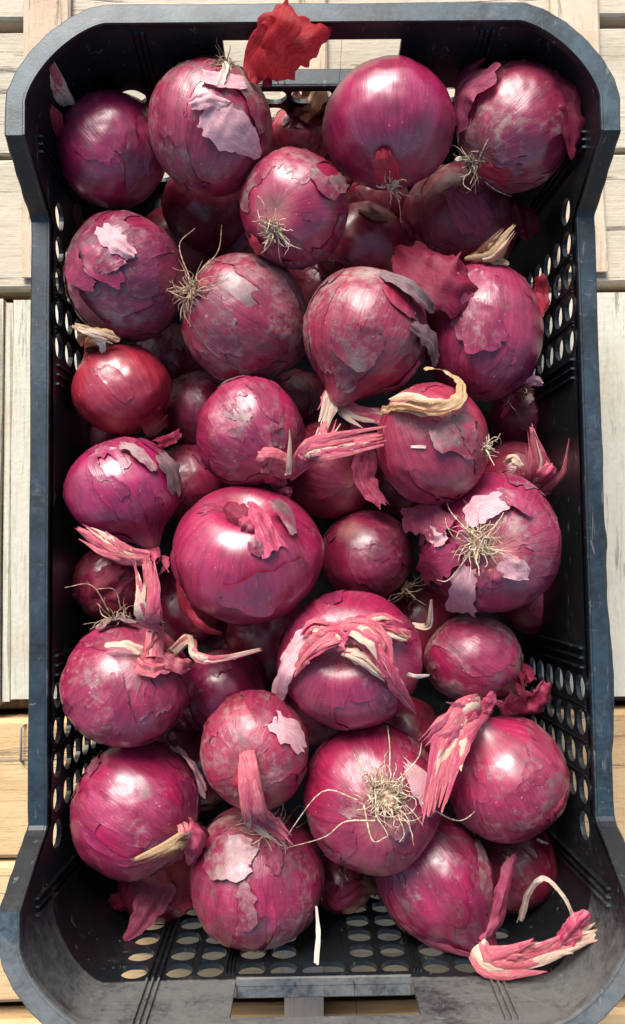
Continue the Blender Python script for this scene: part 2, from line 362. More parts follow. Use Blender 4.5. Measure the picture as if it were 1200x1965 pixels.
# ------------------------------------------------------------------ crate
HH, HL, YH, YL = 0.170, 0.1290, 0.1829, 0.1563
def side_x(z): return 0.1340 + 0.0038 * z / 0.118
def end_y(z, yk):
    if z <= KZ: return yk - 0.004 * (1 - z / KZ)
    return yk + (0.2388 - yk) * (z - KZ) / (HH - KZ)
YK = {1: 0.2330, -1: 0.2368}; KZ = 0.122
def top_z(y):
    a = abs(y); t = min(max((a - YL) / (YH - YL), 0), 1)
    t = t if t > 0.25 else t * t / 0.25 * 0.6 + t * 0.4
    return HL + (HH - HL) * t
crate = empty('plastic_crate', (0, 0, 0), 'black perforated plastic crate with raised ends filled with red onions', 'crate')
TH = 0.0026
def panel(mb, us, vs, holes, mp, skip=(), th=TH, jit=0.0, seed=0):
    """a plate over breakpoints us x vs; holes {(i,j): (ru,rv)} are round openings with depth; skip leaves cells out"""
    rr = random.Random(seed)
    def quad(pts, flip=False):
        V = [mp(u, v, w_) for (u, v, w_) in pts]; f = tuple(range(len(V)))
        mb.add(V, [f[::-1] if flip else f])
    for i in range(len(us) - 1):
        for j in range(len(vs) - 1):
            u0, u1, v0, v1 = us[i], us[i + 1], vs[j], vs[j + 1]
            if (i, j) in skip:
                for (a, b) in (((u0, v0), (u1, v0)), ((u1, v0), (u1, v1)), ((u1, v1), (u0, v1)), ((u0, v1), (u0, v0))):
                    quad([(*a, 0), (*b, 0), (*b, th), (*a, th)])
                continue
            if (i, j) not in holes:
                quad([(u0, v0, 0), (u1, v0, 0), (u1, v1, 0), (u0, v1, 0)])
                quad([(u0, v0, th), (u1, v0, th), (u1, v1, th), (u0, v1, th)], True); continue
            ru, rv = holes[(i, j)]; cu, cv = (u0 + u1) / 2, (v0 + v1) / 2
            B = []
            for (a, b) in (((u0, v0), (u1, v0)), ((u1, v0), (u1, v1)), ((u1, v1), (u0, v1)), ((u0, v1), (u0, v0))):
                for k in range(6):
                    t = k / 6; B.append((a[0] + (b[0] - a[0]) * t, a[1] + (b[1] - a[1]) * t))
            E = []
            ex = 3.4 if ru > 1.3 * rv or rv > 1.3 * ru else 2.0
            ph = rr.random() * 6
            for (bu, bv) in B:
                an = math.atan2((bv - cv) / rv, (bu - cu) / ru)
                c_, s_ = math.cos(an), math.sin(an)
                q = (abs(c_) ** ex + abs(s_) ** ex) ** (-1 / ex)
                q *= 1 + jit * (math.sin(3 * an + ph) + math.sin(5 * an + 2 * ph)) * rr.random()
                E.append((cu + ru * q * c_, cv + rv * q * s_))
            n = len(B)
            V = [mp(*b, 0) for b in B] + [mp(*e, 0) for e in E] + [mp(*b, th) for b in B] + [mp(*e, th) for e in E]
            Fc = []
            for k in range(n):
                k2 = (k + 1) % n
                Fc += [(k, k2, n + k2, n + k), (2 * n + k2, 2 * n + k, 3 * n + k, 3 * n + k2), (n + k, n + k2, 3 * n + k2, 3 * n + k)]
            mb.add(V, Fc)
PV = 0.0172
zrows = [0.1165 - PV * k for k in range(6)]
def breaks(rows, h): 
    r = sorted(rows); out = []
    for a in r:
        for b in (a - h, a + h):
            if not out or b > out[-1] + 1e-5: out.append(b)
    return out
for sgn in (-1, 1):
    mp = lambda u, v, w_, s=sgn: (s * (side_x(v) + w_), u, v)
    mb = MB(); HC = [0.0925, 0.1108, 0.1286, 0.1462]
    us = sorted([-0.196, 0.196] + [s * x for s in (-1, 1) for x in ([c - 0.0089 for c in HC] + [HC[-1] + 0.0089, 0.1735, 0.1829])] + [-0.0, 0.04, -0.04])
    vs = [0.0] + breaks(zrows, PV / 2) + [HL - 0.003]
    holes = {}
    for i in range(len(us) - 1):
        cu = abs((us[i] + us[i + 1]) / 2)
        for j in range(len(vs) - 1):
            cv = (vs[j] + vs[j + 1]) / 2
            if any(abs(cu - c) < 0.003 for c in HC) and any(abs(cv - z) < 0.003 for z in zrows): holes[(i, j)] = (0.0067, 0.0066)
            if abs(cu - 0.1643) < 0.003 and abs(cv - zrows[0]) < 0.003: holes[(i, j)] = (0.0073, 0.0070)
    panel(mb, us, vs, holes, mp, jit=0.03, seed=5 + sgn)
    # raised ends of the side above the low middle
    for e in (-1, 1):
        ys = [e * (YL + (0.196 - YL) * k / 12) for k in range(13)]
        for k in range(12):
            a, b = ys[k], ys[k + 1]; z0 = HL - 0.003
            for w_ in (0, TH):
                mb.add([mp(a, z0, w_), mp(b, z0, w_), mp(b, max(top_z(b) - 0.002, z0), w_), mp(a, max(top_z(a) - 0.002, z0), w_)], [(0, 1, 2, 3)])
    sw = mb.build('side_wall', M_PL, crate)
    def vbar(y0, y1, z0, z1, pr=0.0020):
        r = MB(); V = []
        for z in (z0, z1):
            for (y, w_) in ((y0, 0.0004), (y0 + 0.0002, -pr), (y1 - 0.0003, -pr), (y1, 0.0004)): V.append(mp(y, z, w_))
        r.add(V, [(0, 1, 5, 4), (1, 2, 6, 5), (2, 3, 7, 6), (0, 3, 2, 1), (4, 5, 6, 7)]); r.build('rib', M_PL, sw)
    for e in (-1, 1):
        for yc in (0.0715, 0.0765, 0.0815): vbar(e * yc - 0.0007, e * yc + 0.0007, 0.004, 0.1225)
        for yc in (0.1845, 0.1885, 0.1925): vbar(e * yc - 0.0007, e * yc + 0.0007, 0.004, 0.150)
    for e in (-1, 1):
        for k in range(3):
            y = e * (HC[k] + 0.0091)
            for (y0, y1, z0, z1) in ((y - 0.0003, y + 0.0003, 0.005, 0.1235), (y - 0.0022, y - 0.0016, 0.112, 0.1235)):
                V = [mp(a, b, -0.0006) for (a, b) in ((y0, z0), (y1, z0), (y1, z1), (y0, z1))] + [mp(a, b, 0.0005) for (a, b) in ((y0, z0), (y1, z0), (y1, z1), (y0, z1))]
                ln = MB(); ln.add(V, [(0, 1, 2, 3), (0, 4, 5, 1), (1, 5, 6, 2), (2, 6, 7, 3), (3, 7, 4, 0)]); ln.build('moulding_line', M_PL, sw)
XC = 0.110
XE = 0.112
for sgn in (-1, 1):
    yk = YK[sgn]
    mp = lambda u, v, w_, s=sgn, yk=yk: (u, s * (end_y(v, yk) + w_), v)
    mb = MB(); HC = [0.0210, 0.0380, 0.0590, 0.0755, 0.0985]
    us = sorted([-XE, XE] + [s * x for s in (-1, 1) for x in (0.0128, 0.0293, 0.0460, 0.0511, 0.0672, 0.0837, 0.0905, 0.1068)])
    PE = 0.0182; zr = [0.1125 - PE * k for k in range(6)]
    vs = [0.0] + breaks(zr, PE / 2) + [KZ]
    holes = {}
    for i in range(len(us) - 1):
        cu = abs((us[i] + us[i + 1]) / 2)
        for j in range(len(vs) - 1):
            cv = (vs[j] + vs[j + 1]) / 2
            if any(abs(cu - c) < 0.0045 for c in HC) and any(abs(cv - z) < 0.003 for z in zr): holes[(i, j)] = (0.0073, 0.0073)
            if cu < 0.002 and (abs(cv - zr[0]) < 0.003 or abs(cv - zr[5]) < 0.003): holes[(i, j)] = (0.0112, 0.0070)
    panel(mb, us, vs, holes, mp, jit=0.02, seed=9 + sgn)
    us2 = [-XE, -0.0450, -0.015, 0.015, 0.0450, XE]
    vs2 = [KZ, KZ + 0.0022, 0.1572, HH - 0.002]
    panel(mb, us2, vs2, {}, mp, skip=((1, 1), (2, 1), (3, 1)))
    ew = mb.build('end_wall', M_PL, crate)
    lg = MB(); y0, y1 = yk - 0.0012, yk + 0.0092
    b0, b1 = (min(sgn * y0, sgn * y1), max(sgn * y0, sgn * y1))
    lg.box((-0.0447, b0, 0.1185), (0.0447, b1, 0.1238), 0.0007)
    lg.build('handle_ledge', M_PL, ew)
    def ebar(x0, x1, z0, z1, pr=0.0018):
        r = MB(); V = []; zs = [z for z in (z0, KZ, z1) if z <= z1 + 1e-9]
        if zs[-1] != z1: zs.append(z1)
        zs = sorted(set(zs))
        for z in zs:
            for (x, w_) in ((x0, 0.0004), (x0 + 0.0003, -pr), (x1 - 0.0003, -pr), (x1, 0.0004)): V.append(mp(x, z, w_))
        Fc = [(0, 3, 2, 1)]
        for i in range(len(zs) - 1):
            for k in range(3): Fc.append((i * 4 + k, i * 4 + k + 1, i * 4 + k + 5, i * 4 + k + 4))
        m_ = (len(zs) - 1) * 4; Fc.append((m_, m_ + 1, m_ + 2, m_ + 3))
        r.add(V, Fc); r.build('rib', M_PL, ew)
    for e in (-1, 1):
        for xc in (0.0840, 0.0870, 0.0900): ebar(e * xc - 0.0008, e * xc + 0.0008, 0.004, 0.1640)
        for xc in (0.0468, 0.0486, 0.0504): ebar(e * xc - 0.0004, e * xc + 0.0004, 0.004, 0.1180)
        for xc, zt in ((0.0672, 0.108), (0.0293, 0.108), (0.0125, 0.096)):
            for s2 in (-0.0018, 0.0018): ebar(e * xc + s2 - 0.0003, e * xc + s2 + 0.0003, 0.004, zt, 0.0007)
# corners: curved strips between the side and the end walls
def corner_pt(sx, sy, t, z, off=0.0, n=1.55):
    yc = 0.196; yk = YK[sy]
    x1, y1 = side_x(z) + off, end_y(z, yk) + off
    c_, s_ = math.cos(t * math.pi / 2), math.sin(t * math.pi / 2)
    return (sx * (XE + (x1 - XE) * c_ ** (2 / n)), sy * (yc + (y1 - yc) * s_ ** (2 / n)), z)
for sx in (-1, 1):
    for sy in (-1, 1):
        mb = MB(); nt_ = 16; zs = [0, 0.03, 0.06, 0.09, 0.112, 0.119, KZ, 0.126, 0.135, 0.15, HH - 0.002]
        V = []; Fc = []
        for off in (0, TH):
            for z in zs:
                for k in range(nt_ + 1): V.append(corner_pt(sx, sy, k / nt_, z, off))
        m_ = nt_ + 1
        for o_ in (0, 1):
            for i in range(len(zs) - 1):
                for k in range(nt_):
                    a = o_ * len(zs) * m_ + i * m_ + k; Fc.append((a, a + 1, a + m_ + 1, a + m_))
        mb.add(V, Fc); mb.build('corner_panel', M_PL, crate, True)
# rim: closed sweep, low along the sides, raised round both ends
path = []
def rim_corner(sx, sy, rev):
    xi, yi, xc, yc = 0.1392, 0.2380, 0.1005, 0.199
    pts = []
    for k in range(25):
        t = k / 24; c_, s_ = math.cos(t * math.pi / 2), math.sin(t * math.pi / 2); n = 1.5
        pts.append((sx * (xc + (xi - xc) * c_ ** (2 / n)), sy * (yc + (yi - yc) * s_ ** (2 / n)), HH))
    return pts[::-1] if rev else pts
ysl = [-0.199, -0.19, -YH - 0.0005] + [-(YH - (YH - YL) * k / 14) for k in range(15)] + [-YL + 0.008] + [-0.12 + 0.03 * k for k in range(9)]
ysl = sorted(set(ysl + [-y for y in ysl]))
path += [(0.1392, y, top_z(y)) for y in ysl[1:-1]]
path += rim_corner(1, 1, False) + [(0.1 - 0.02 * k, 0.238, HH) for k in range(1, 10)] + rim_corner(-1, 1, True)
path += [(-0.1392, y, top_z(y)) for y in ysl[1:-1][::-1]]
path += rim_corner(-1, -1, False) + [(-0.1 + 0.02 * k, -0.238, HH) for k in range(1, 10)] + rim_corner(1, -1, True)
prof = [(0.0002, -0.0045), (0, -0.0006), (0.0004, 0.0004), (0.0013, 0.0004), (0.0018, -0.0002), (0.0095, -0.0002), (0.0103, -0.0009),
        (0.0106, -0.0022), (0.0108, -0.0105), (0.0092, -0.0105), (0.0086, -0.0030), (0.0028, -0.0032)]
V = []; Fc = []; n = len(path); m_ = len(prof)
for i in range(n):
    a, b = np.array(path[i - 1][:2]), np.array(path[(i + 1) % n][:2]); t = unit(b - a); nr = np.array([t[1], -t[0]])
    wob = 0.0004 * math.sin(i * 1.7) * 0.5
    for (w_, h_) in prof:
        V.append((path[i][0] + nr[0] * (w_ + wob * (w_ > 0.005)), path[i][1] + nr[1] * (w_ + wob * (w_ > 0.005)), path[i][2] + h_))
for i in range(n):
    for k in range(m_):
        a, b = i * m_ + k, i * m_ + (k + 1) % m_; a2, b2 = ((i + 1) % n) * m_ + k, ((i + 1) % n) * m_ + (k + 1) % m_
        Fc.append((a, a2, b2, b))
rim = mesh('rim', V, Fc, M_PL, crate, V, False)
# torn moulding flash on the outer edge
fl = MB(); V = []; Fc = []; K = 60
for i in range(K + 1):
    y = 0.045 - 0.21 * i / K; nz = float(fbm(np.array([[y * 70, 0.3, 0.7]]), 4, 3)[0])
    wdt = max(0.0002, 0.0010 + 0.0010 * nz + 0.0020 * math.exp(-((y + 0.088) / 0.022) ** 2)) * min(1, i / 4, (K - i) / 4)
    V += [(0.1496, y, HL - 0.0022), (0.1496 + wdt, y, HL - 0.0034), (0.1496, y, HL - 0.0050)]
for i in range(K):
    a = i * 3
    Fc += [(a, a + 3, a + 4, a + 1), (a + 1, a + 4, a + 5, a + 2)]
fl.add(V, Fc); fl.build('moulding_flash', M_PL, rim)
# base with slots
mb = MB(); us = [-0.136 + 0.016 * k for k in range(18)]; vs = [-0.234 + 0.0234 * k for k in range(21)]
holes = {(i, j): (0.0058, 0.0080) for i in range(1, 16) for j in (1, 18) if (i % 5)}
panel(mb, us, vs, holes, lambda u, v, w_: (u, v, 0.0045 - w_))
mb.build('base', M_PL, crate)
# ------------------------------------------------------------------ onions
CDIR = -RM[:, 2]                                     # viewing direction
DIM = RM[:, 2]
def imgdir(dx, dy, c):
    """a direction given as it runs in the picture: right, down, towards the viewer"""
    return unit(RM[:, 0] * dx - RM[:, 1] * dy + RM[:, 2] * c)
NT, NP = 128, 68
class Onion: pass
HUG = {'gray': (M_SKIN, 0.62, 0.12), 'mauve': (M_SKIN, 0.25, -0.1), 'red': (M_BULB, -0.1, 0.15), 'white': (M_SKIN, 0.95, -0.3), 'dark': (M_SKIN, 0.3, 0.55)}
def cut(V, Fc, val, AX):
    """keep the part of a triangulated surface where val > 0, with clean torn edges"""
    V = list(map(tuple, V)); AX = list(map(tuple, AX)); out = []; cache = {}
    def ev(a, b):
        k = (a, b) if a < b else (b, a)
        if k not in cache:
            t = val[a] / (val[a] - val[b]); t = min(max(t, 0.02), 0.98)
            V.append(tuple(V[a][i] + (V[b][i] - V[a][i]) * t for i in range(3)))
            AX.append(tuple(AX[a][i] + (AX[b][i] - AX[a][i]) * t for i in range(3)))
            cache[k] = len(V) - 1
        return cache[k]
    for f in Fc:
        s = [val[i] > 0 for i in f]
        if all(s): out.append(f); continue
        if not any(s): continue
        poly = []
        for i in range(len(f)):
            a, b = f[i], f[(i + 1) % len(f)]
            if val[a] > 0: poly.append(a)
            if (val[a] > 0) != (val[b] > 0): poly.append(ev(a, b))
        if len(poly) >= 3: out.append(tuple(poly))
    used = sorted({i for f in out for i in f}); mp = {u: k for k, u in enumerate(used)}
    return [V[u] for u in used], [tuple(mp[i] for i in f) for f in out], [AX[u] for u in used]
def pieces(V, Fc, AX, least=60):
    par = list(range(len(V)))
    def find(i):
        while par[i] != i: par[i] = par[par[i]]; i = par[i]
        return i
    for f in Fc:
        r0 = find(f[0])
        for i in f[1:]:
            r1 = find(i)
            if r1 != r0: par[r1] = r0
    grp = {}
    for f in Fc: grp.setdefault(find(f[0]), []).append(f)
    out = []
    for fs in grp.values():
        if len(fs) < least: continue
        used = sorted({i for f in fs for i in f}); mp = {u: k for k, u in enumerate(used)}
        out.append(([V[u] for u in used], [tuple(mp[i] for i in f) for f in fs], [AX[u] for u in used]))
    return out
def make_onion(px, py, r, z, neck, col, label, shape=(0.95, 0.0, 0.3), ry=None, cover=0.25, seed=0, freq=3.0, cover2=-0.55):
    o = Onion(); c = at(px, py, z); o.c = c; o.seed = seed
    depth = float(-(c - CAM) @ RM[:, 2]); s = depth / F_PX; o.s = s
    R_ = r * s; o.R = R_; ax = imgdir(*neck); o.ax = ax
    k, nh, fn = shape; o.k = k
    # axes: e3 = neck; squash in the picture through ry
    h = np.array([0.0, 0.0, 1.0]) if abs(ax[2]) < 0.9 else np.array([0.0, 1.0, 0.0])
    e1 = unit(np.cross(h, ax)); e2 = np.cross(ax, e1); o.e1, o.e2, o.col = e1, e2, col
    th = np.linspace(0, 2 * math.pi, NT, endpoint=False); ph = np.linspace(0.0, math.pi, NP)
    ph = ph - 0.18 * np.sin(2 * ph) * 0.5
    TH_, PH = np.meshgrid(th, ph)                     # rows phi
    sp, cp = np.sin(PH), np.cos(PH)
    zz = k * cp + nh * np.exp(-(PH / fn) ** 2) + 0.07 * np.exp(-((math.pi - PH) / 0.22) ** 2)
    rr = sp ** 0.96
    if nh > 0: rr = rr * (1 - 0.32 * np.exp(-((PH - fn * 0.8) / (fn * 0.8)) ** 2) * min(1, nh * 2.2))
    U = np.stack([np.cos(TH_) * sp, np.sin(TH_) * sp, cp], -1).reshape(-1, 3)
    lob = fbm(np.stack([np.cos(TH_) * 1.3, np.sin(TH_) * 1.3, PH * 0.25], -1).reshape(-1, 3) + seed * 3.1, seed, 2)
    rid = vnoise(np.stack([np.cos(TH_) * 7, np.sin(TH_) * 7, PH * 0.5], -1).reshape(-1, 3) + seed, seed + 5)
    lum = fbm(U * 1.6 + seed * 1.7, seed + 9, 3)
    wr = fbm(U * 7 + seed, seed + 13, 2)
    m = 1 + 0.034 * lob + 0.0045 * rid + 0.032 * lum + 0.0035 * wr
    rr_ = rr.ravel() * m; zz_ = zz.ravel() * (1 + 0.015 * lum)
    X = (np.cos(TH_).ravel() * rr_)[:, None] * e1 + (np.sin(TH_).ravel() * rr_)[:, None] * e2 + zz_[:, None] * ax
    X = X * R_
    if ry:                                            # slight squash along the picture's vertical
        X = X + (X @ RM[:, 1])[:, None] * (ry / r - 1) * RM[:, 1]
    o.q = ry / r if ry else 1.0
    AX = np.stack([np.cos(TH_).ravel(), np.sin(TH_).ravel(), PH.ravel()], -1)
    Fc = []
    for i in range(NP - 1):
        for j in range(NT):
            j2 = (j + 1) % NT; Fc.append((i * NT + j, (i + 1) * NT + j, (i + 1) * NT + j2, i * NT + j2))
    root = empty('red_onion', c - np.array([0, 0, R_ * 0.9]), label, 'onion', 'red onions piled in the crate')
    o.root = root; o.U = U; o.pts = c + X
    bulb = mesh('bulb', c + X, Fc, M_BULB, root, AX); bulb.color = (*col, 1)
    # papery outer skin, torn open where the noise falls below zero, with edges that lift
    Nrm = unit_rows(X)
    def skin(sd, bias, off, lift, fr, colr):
        F = fbm(np.stack([np.cos(TH_).ravel() * fr * 0.6 * sp.ravel(), np.sin(TH_).ravel() * fr * 0.6 * sp.ravel(), cp.ravel() * fr * 0.24], -1) + sd * 2.3, sd, 2)
        F = F + 0.17 * fbm(np.stack([np.cos(TH_).ravel() * fr * 3.6, np.sin(TH_).ravel() * fr * 3.6, PH.ravel() * fr * 0.8], -1) + sd, sd + 3, 3) + 0.05 * fbm(U * fr * 7, sd + 4, 2) + bias
        ed = np.clip(1 - F / 0.10, 0, 1); pat = 0.5 + 0.5 * vnoise(U * 5 + sd, sd + 8)
        hgt = off + lift * ed ** 2 * pat ** 2 + 0.00022 * fbm(U * 9 + sd, sd + 20, 2)
        Y = c + X + Nrm * np.maximum(hgt, 0.00016)[:, None]
        v, f, a = cut(Y, Fc, F, AX)
        if len(f) < 20: return
        for v_, f_, a_ in pieces(v, f, a):
            ob = mesh('outer_skin', v_, f_, M_SKIN, root, a_); ob.color = (*colr, 1)
    if cover > -0.9: skin(seed * 5 + 2, cover, 0.00028, 0.0008, freq, (col[0], min(1, col[1] + 0.08), col[2] * 0.9))
    if cover2 > -0.9: skin(seed * 5 + 71, cover2, 0.00052, 0.0012, freq * 1.25, (min(1, col[0] + 0.2), min(1, col[1] + 0.18), min(1, col[2] + 0.15)))
    return o
def unit_rows(X): return X / (np.linalg.norm(X, axis=1)[:, None] + 1e-12)
def hit(o, px, py, lift=0.0):
    """point on (or just off) an onion seen at a pixel of the photograph"""
    v = unit(ray(px, py)); w_ = CAM - o.c; b = w_ @ v; R_ = o.R * 1.005; q = w_ @ w_ - R_ * R_
    disc = b * b - q
    if disc > 0: p = CAM + v * (-b - math.sqrt(disc)); n = unit(p - o.c)
    else: p = CAM + v * (-b); n = unit(unit(p - o.c) + 0.6 * RM[:, 2])
    return p + n * lift, n
def spline(P, n):
    P = [np.asarray(p, float) for p in P]; Q = [2 * P[0] - P[1]] + P + [2 * P[-1] - P[-2]]; out = []
    for i in range(n + 1):
        t = i / n * (len(P) - 1); k = min(int(t), len(P) - 2); f = t - k
        a, b, c, d_ = Q[k:k + 4]
        out.append(0.5 * ((2 * b) + (c - a) * f + (2 * a - 5 * b + 4 * c - d_) * f * f + (3 * b - a - 3 * c + d_) * f ** 3))
    return out
def lin(W, n):
    x = np.linspace(0, 1, len(W)); return np.interp(np.linspace(0, 1, n + 1), x, W)
SEED = [100]
def pts_of(o, pts):
    """(px, py, lift_mm) on the onion o, or (px, py, z_m, 'z') in free air"""
    P, Nn = [], []
    for p in pts:
        if len(p) == 4: P.append(at(p[0], p[1], p[2])); Nn.append(RM[:, 2])
        else:
            a, n = hit(o, p[0], p[1], p[2] / 1000.0); P.append(a); Nn.append(n)
    return P, Nn
def flake(o, pts, widths, mat, name='skin_flake', curl=0.0, crumple=0.6, rag=0.6, parent=None, hug=False, label=None):
    """a thin crumpled sheet along a centre line; curl arches it across, rag tears its ends and sides"""
    SEED[0] += 1; sd = SEED[0]
    P, Nn = pts_of(o, pts); nu = max(14, 8 * (len(pts) - 1)); nv = 12
    Cc = spline(P, nu); Ns = spline(Nn, nu); Wd = lin(widths, nu) * (o.s if o else 0.00028)
    V = []; AX = []; L = 0
    rg = vnoise(np.stack([np.linspace(0, 1, nv + 1) * 5, np.full(nv + 1, sd * 1.3), np.zeros(nv + 1)], -1), sd) * rag
    for i in range(nu + 1):
        t = unit(Cc[min(i + 1, nu)] - Cc[max(i - 1, 0)]); n = unit(Ns[i] - (Ns[i] @ t) * t); sdv = np.cross(t, n)
        if i: L += np.linalg.norm(Cc[i] - Cc[i - 1])
        for j in range(nv + 1):
            x = j / nv * 2 - 1
            wj = Wd[i] / 2 * (1 + rag * 0.35 * float(vnoise(np.array([[i * 0.55, sd, 2.0 + (x > 0) * 9]]), sd)[0]))
            p = Cc[i] + sdv * wj * x
            fo = float(vnoise(np.array([[x * 2.2 + sd, L * 45, sd * 1.9]]), sd + 2)[0])
            p = p + n * (curl * wj * (1 - x * x) - max(curl, 0) * 0.3 * wj + (0 if hug else 0.30 * crumple ** 0.5) * wj * fo)
            if i in (0, nu):
                p = p + t * (1 if i == nu else -1) * rg[j] * Wd[i] * 0.5
            V.append(p); AX.append((x * Wd[i] * 110, sd * 2.7, L * 110))
    V = np.array(V)
    cr = fbm(V * 260 + sd * 7, sd, 3)[:, None] * 0.0007 * crumple
    NV = np.repeat(np.array([unit(n) for n in Ns]), nv + 1, axis=0)
    V = V + NV * cr
    if hug and o is not None:
        dv = V - o.c; dn = np.linalg.norm(dv, axis=1)
        tgt = o.R * 1.012 + 0.0006 + np.abs(cr[:, 0])
        V = o.c + dv / dn[:, None] * np.maximum(dn, tgt)[:, None]
    Fc = [(i * (nv + 1) + j, i * (nv + 1) + j + 1, (i + 1) * (nv + 1) + j + 1, (i + 1) * (nv + 1) + j) for i in range(nu) for j in range(nv)]
    # ragged outline
    T, Xx = np.meshgrid(np.linspace(0, 1, nu + 1), np.linspace(-1, 1, nv + 1), indexing='ij')
    ed = np.minimum(np.minimum(T, 1 - T) * nu / 2.2, (1 - np.abs(Xx)) * nv / 2.4).ravel()
    val = ed + 0.02 + 0.75 * rag * (fbm(V * 420 + sd, sd + 4, 3) - 0.15)
    val = np.where(ed > 1.0, 1.0, val)
    v, f, a = cut(V, Fc, val, np.array(AX))
    if len(f) < 4: v, f, a = V, Fc, AX
    pr = parent or (o.root if o else None)
    if hug and mat in HUG:                              # lies flat: the bulb's own skin, so its veins run on
        dv = np.array([unit(np.asarray(q) - o.c) for q in v]); ph_ = np.arccos(np.clip(dv @ o.ax, -1, 1)); th_ = np.arctan2(dv @ o.e2, dv @ o.e1)
        a = np.stack([np.cos(th_), np.sin(th_), ph_], -1); mt, du, dk = HUG[mat]
        ob = mesh(name, v, f, mt, pr, a); ob.color = (o.col[0], du, dk, 1)
    else: ob = mesh(name, v, f, D[mat], pr, a)
    if label: ob['label'] = label
    return ob
def stem(o, pts, widths, mat, strands=4, name='dried_stem', groove=0.22, splay=1.0):
    """a shrivelled neck: grooved, flattened tube with papery strips along it and a frayed tip"""
    SEED[0] += 1; sd = SEED[0]; rr = random.Random(sd)
    P, Nn = pts_of(o, pts); n = max(16, 9 * (len(pts) - 1)); k = 20
    Cc = spline(P, n); Ns = spline(Nn, n); Wd = lin(widths, n) * o.s
    V = []; AX = []; Fc = []; L = 0; tw = rr.uniform(-0.7, 0.7)
    for i in range(n + 1):
        t = unit(Cc[min(i + 1, n)] - Cc[max(i - 1, 0)]); nn = unit(Ns[i] - (Ns[i] @ t) * t); b = np.cross(t, nn)
        if i: L += np.linalg.norm(Cc[i] - Cc[i - 1])
        for j in range(k):
            q = 2 * math.pi * j / k
            g_ = 1 + groove * float(vnoise(np.array([[math.cos(q) * 2.3 + sd, math.sin(q) * 2.3, L * 38 + tw * i * 0.05]]), sd)[0]) \
                 + groove * 0.9 * float(vnoise(np.array([[math.cos(q) * 5 + sd, math.sin(q) * 5, L * 60]]), sd + 3)[0])
            rw = Wd[i] / 2 * g_ * (0.80 - 0.30 * (i / n) ** 2)
            V.append(Cc[i] + b * math.cos(q) * rw + nn * math.sin(q) * rw * 0.58)
            AX.append((math.cos(q) * 1.6, math.sin(q) * 1.6, L * 110))
    for i in range(n):
        for j in range(k):
            j2 = (j + 1) % k; Fc.append((i * k + j, i * k + j2, (i + 1) * k + j2, (i + 1) * k + j))
    for j in range(k):                                  # uneven, hollow tip
        t = unit(Cc[n] - Cc[n - 1]); V[n * k + j] = V[n * k + j] + t * rr.uniform(-0.5, 0.5) * Wd[n]
    m0 = len(V); V.append(Cc[n - 1]); AX.append((0, 0, L * 110))
    for j in range(k): Fc.append((n * k + j, n * k + (j + 1) % k, m0))
    st_ = mesh(name, V, Fc, D[mat], o.root, AX)
    mats = {'pink': ['pink', 'magenta', 'pink', 'cream', 'pink', 'magenta'], 'magenta': ['magenta', 'pink', 'mauve'], 'cream': ['cream', 'pink', 'cream', 'pink'], 'tan': ['tan', 'cream', 'brown']}.get(mat, [mat])
    for q in range(int(strands * 1.5)):
        i0 = rr.randint(0, n // 2); i1 = min(n, i0 + rr.randint(n // 3, n)); stp = max(1, (i1 - i0) // 4)
        idx = list(range(i0, i1 + 1, stp)); side = rr.uniform(-0.44, 0.44)
        pl = []; nl = []
        for a, i in enumerate(idx):
            t = unit(Cc[min(i + 1, n)] - Cc[max(i - 1, 0)]); nn = unit(Ns[i] - (Ns[i] @ t) * t); b = np.cross(t, nn)
            e = a / max(1, len(idx) - 1)
            pl.append(Cc[i] + b * side * Wd[i] * (1 + 0.9 * splay * e * e) + nn * Wd[i] * (0.215 + 0.06 * e * splay)); nl.append(nn)
        if len(pl) < 3: continue
        e_ = pl[-1] + unit(pl[-1] - pl[-2]) * Wd[i1] * rr.uniform(0.1, 1.0) + unit(nl[-1]) * Wd[i1] * rr.uniform(-0.1, 0.25); pl.append(e_); nl.append(nl[-1])
        strip(pl, nl, [Wd[i0] * 0.12, Wd[i0] * rr.uniform(0.24, 0.50), Wd[i1] * rr.uniform(0.16, 0.34), Wd[i1] * 0.03], D[rr.choice(mats)], st_, sd * 10 + q)
    return st_
def fray(o, pts, widths, mats, n, par):
    """fibrous papery strips lying side by side along a torn neck"""
    SEED[0] += 1; rr = random.Random(SEED[0]); P, Nn = pts_of(o, pts); m = 16
    Cc = spline(P, m); Ns = spline(Nn, m); Wd = lin(widths, m) * o.s
    for q in range(n):
        i0 = rr.randint(0, m // 3); i1 = rr.randint(m * 2 // 3, m); side = rr.uniform(-0.5, 0.5); dr = rr.uniform(-0.2, 0.2); up = rr.uniform(0.0010, 0.0030)
        pl = []; nl = []
        for a, i in enumerate(np.linspace(i0, i1, 5).astype(int)):
            t = unit(Cc[min(i + 1, m)] - Cc[max(i - 1, 0)]); nn = unit(Ns[i] - (Ns[i] @ t) * t); b = np.cross(t, nn)
            pl.append(Cc[i] + b * (side + dr * a / 4) * Wd[i] + nn * (up + 0.0006 * rr.random())); nl.append(unit(nn + b * rr.uniform(-0.5, 0.5)))
        wm = float(np.mean(Wd)) * rr.uniform(0.18, 0.42)
        strip(pl, nl, [wm * 0.5, wm, wm * 0.9, wm * 0.15], D[rr.choice(mats)], par, SEED[0] * 10 + q)
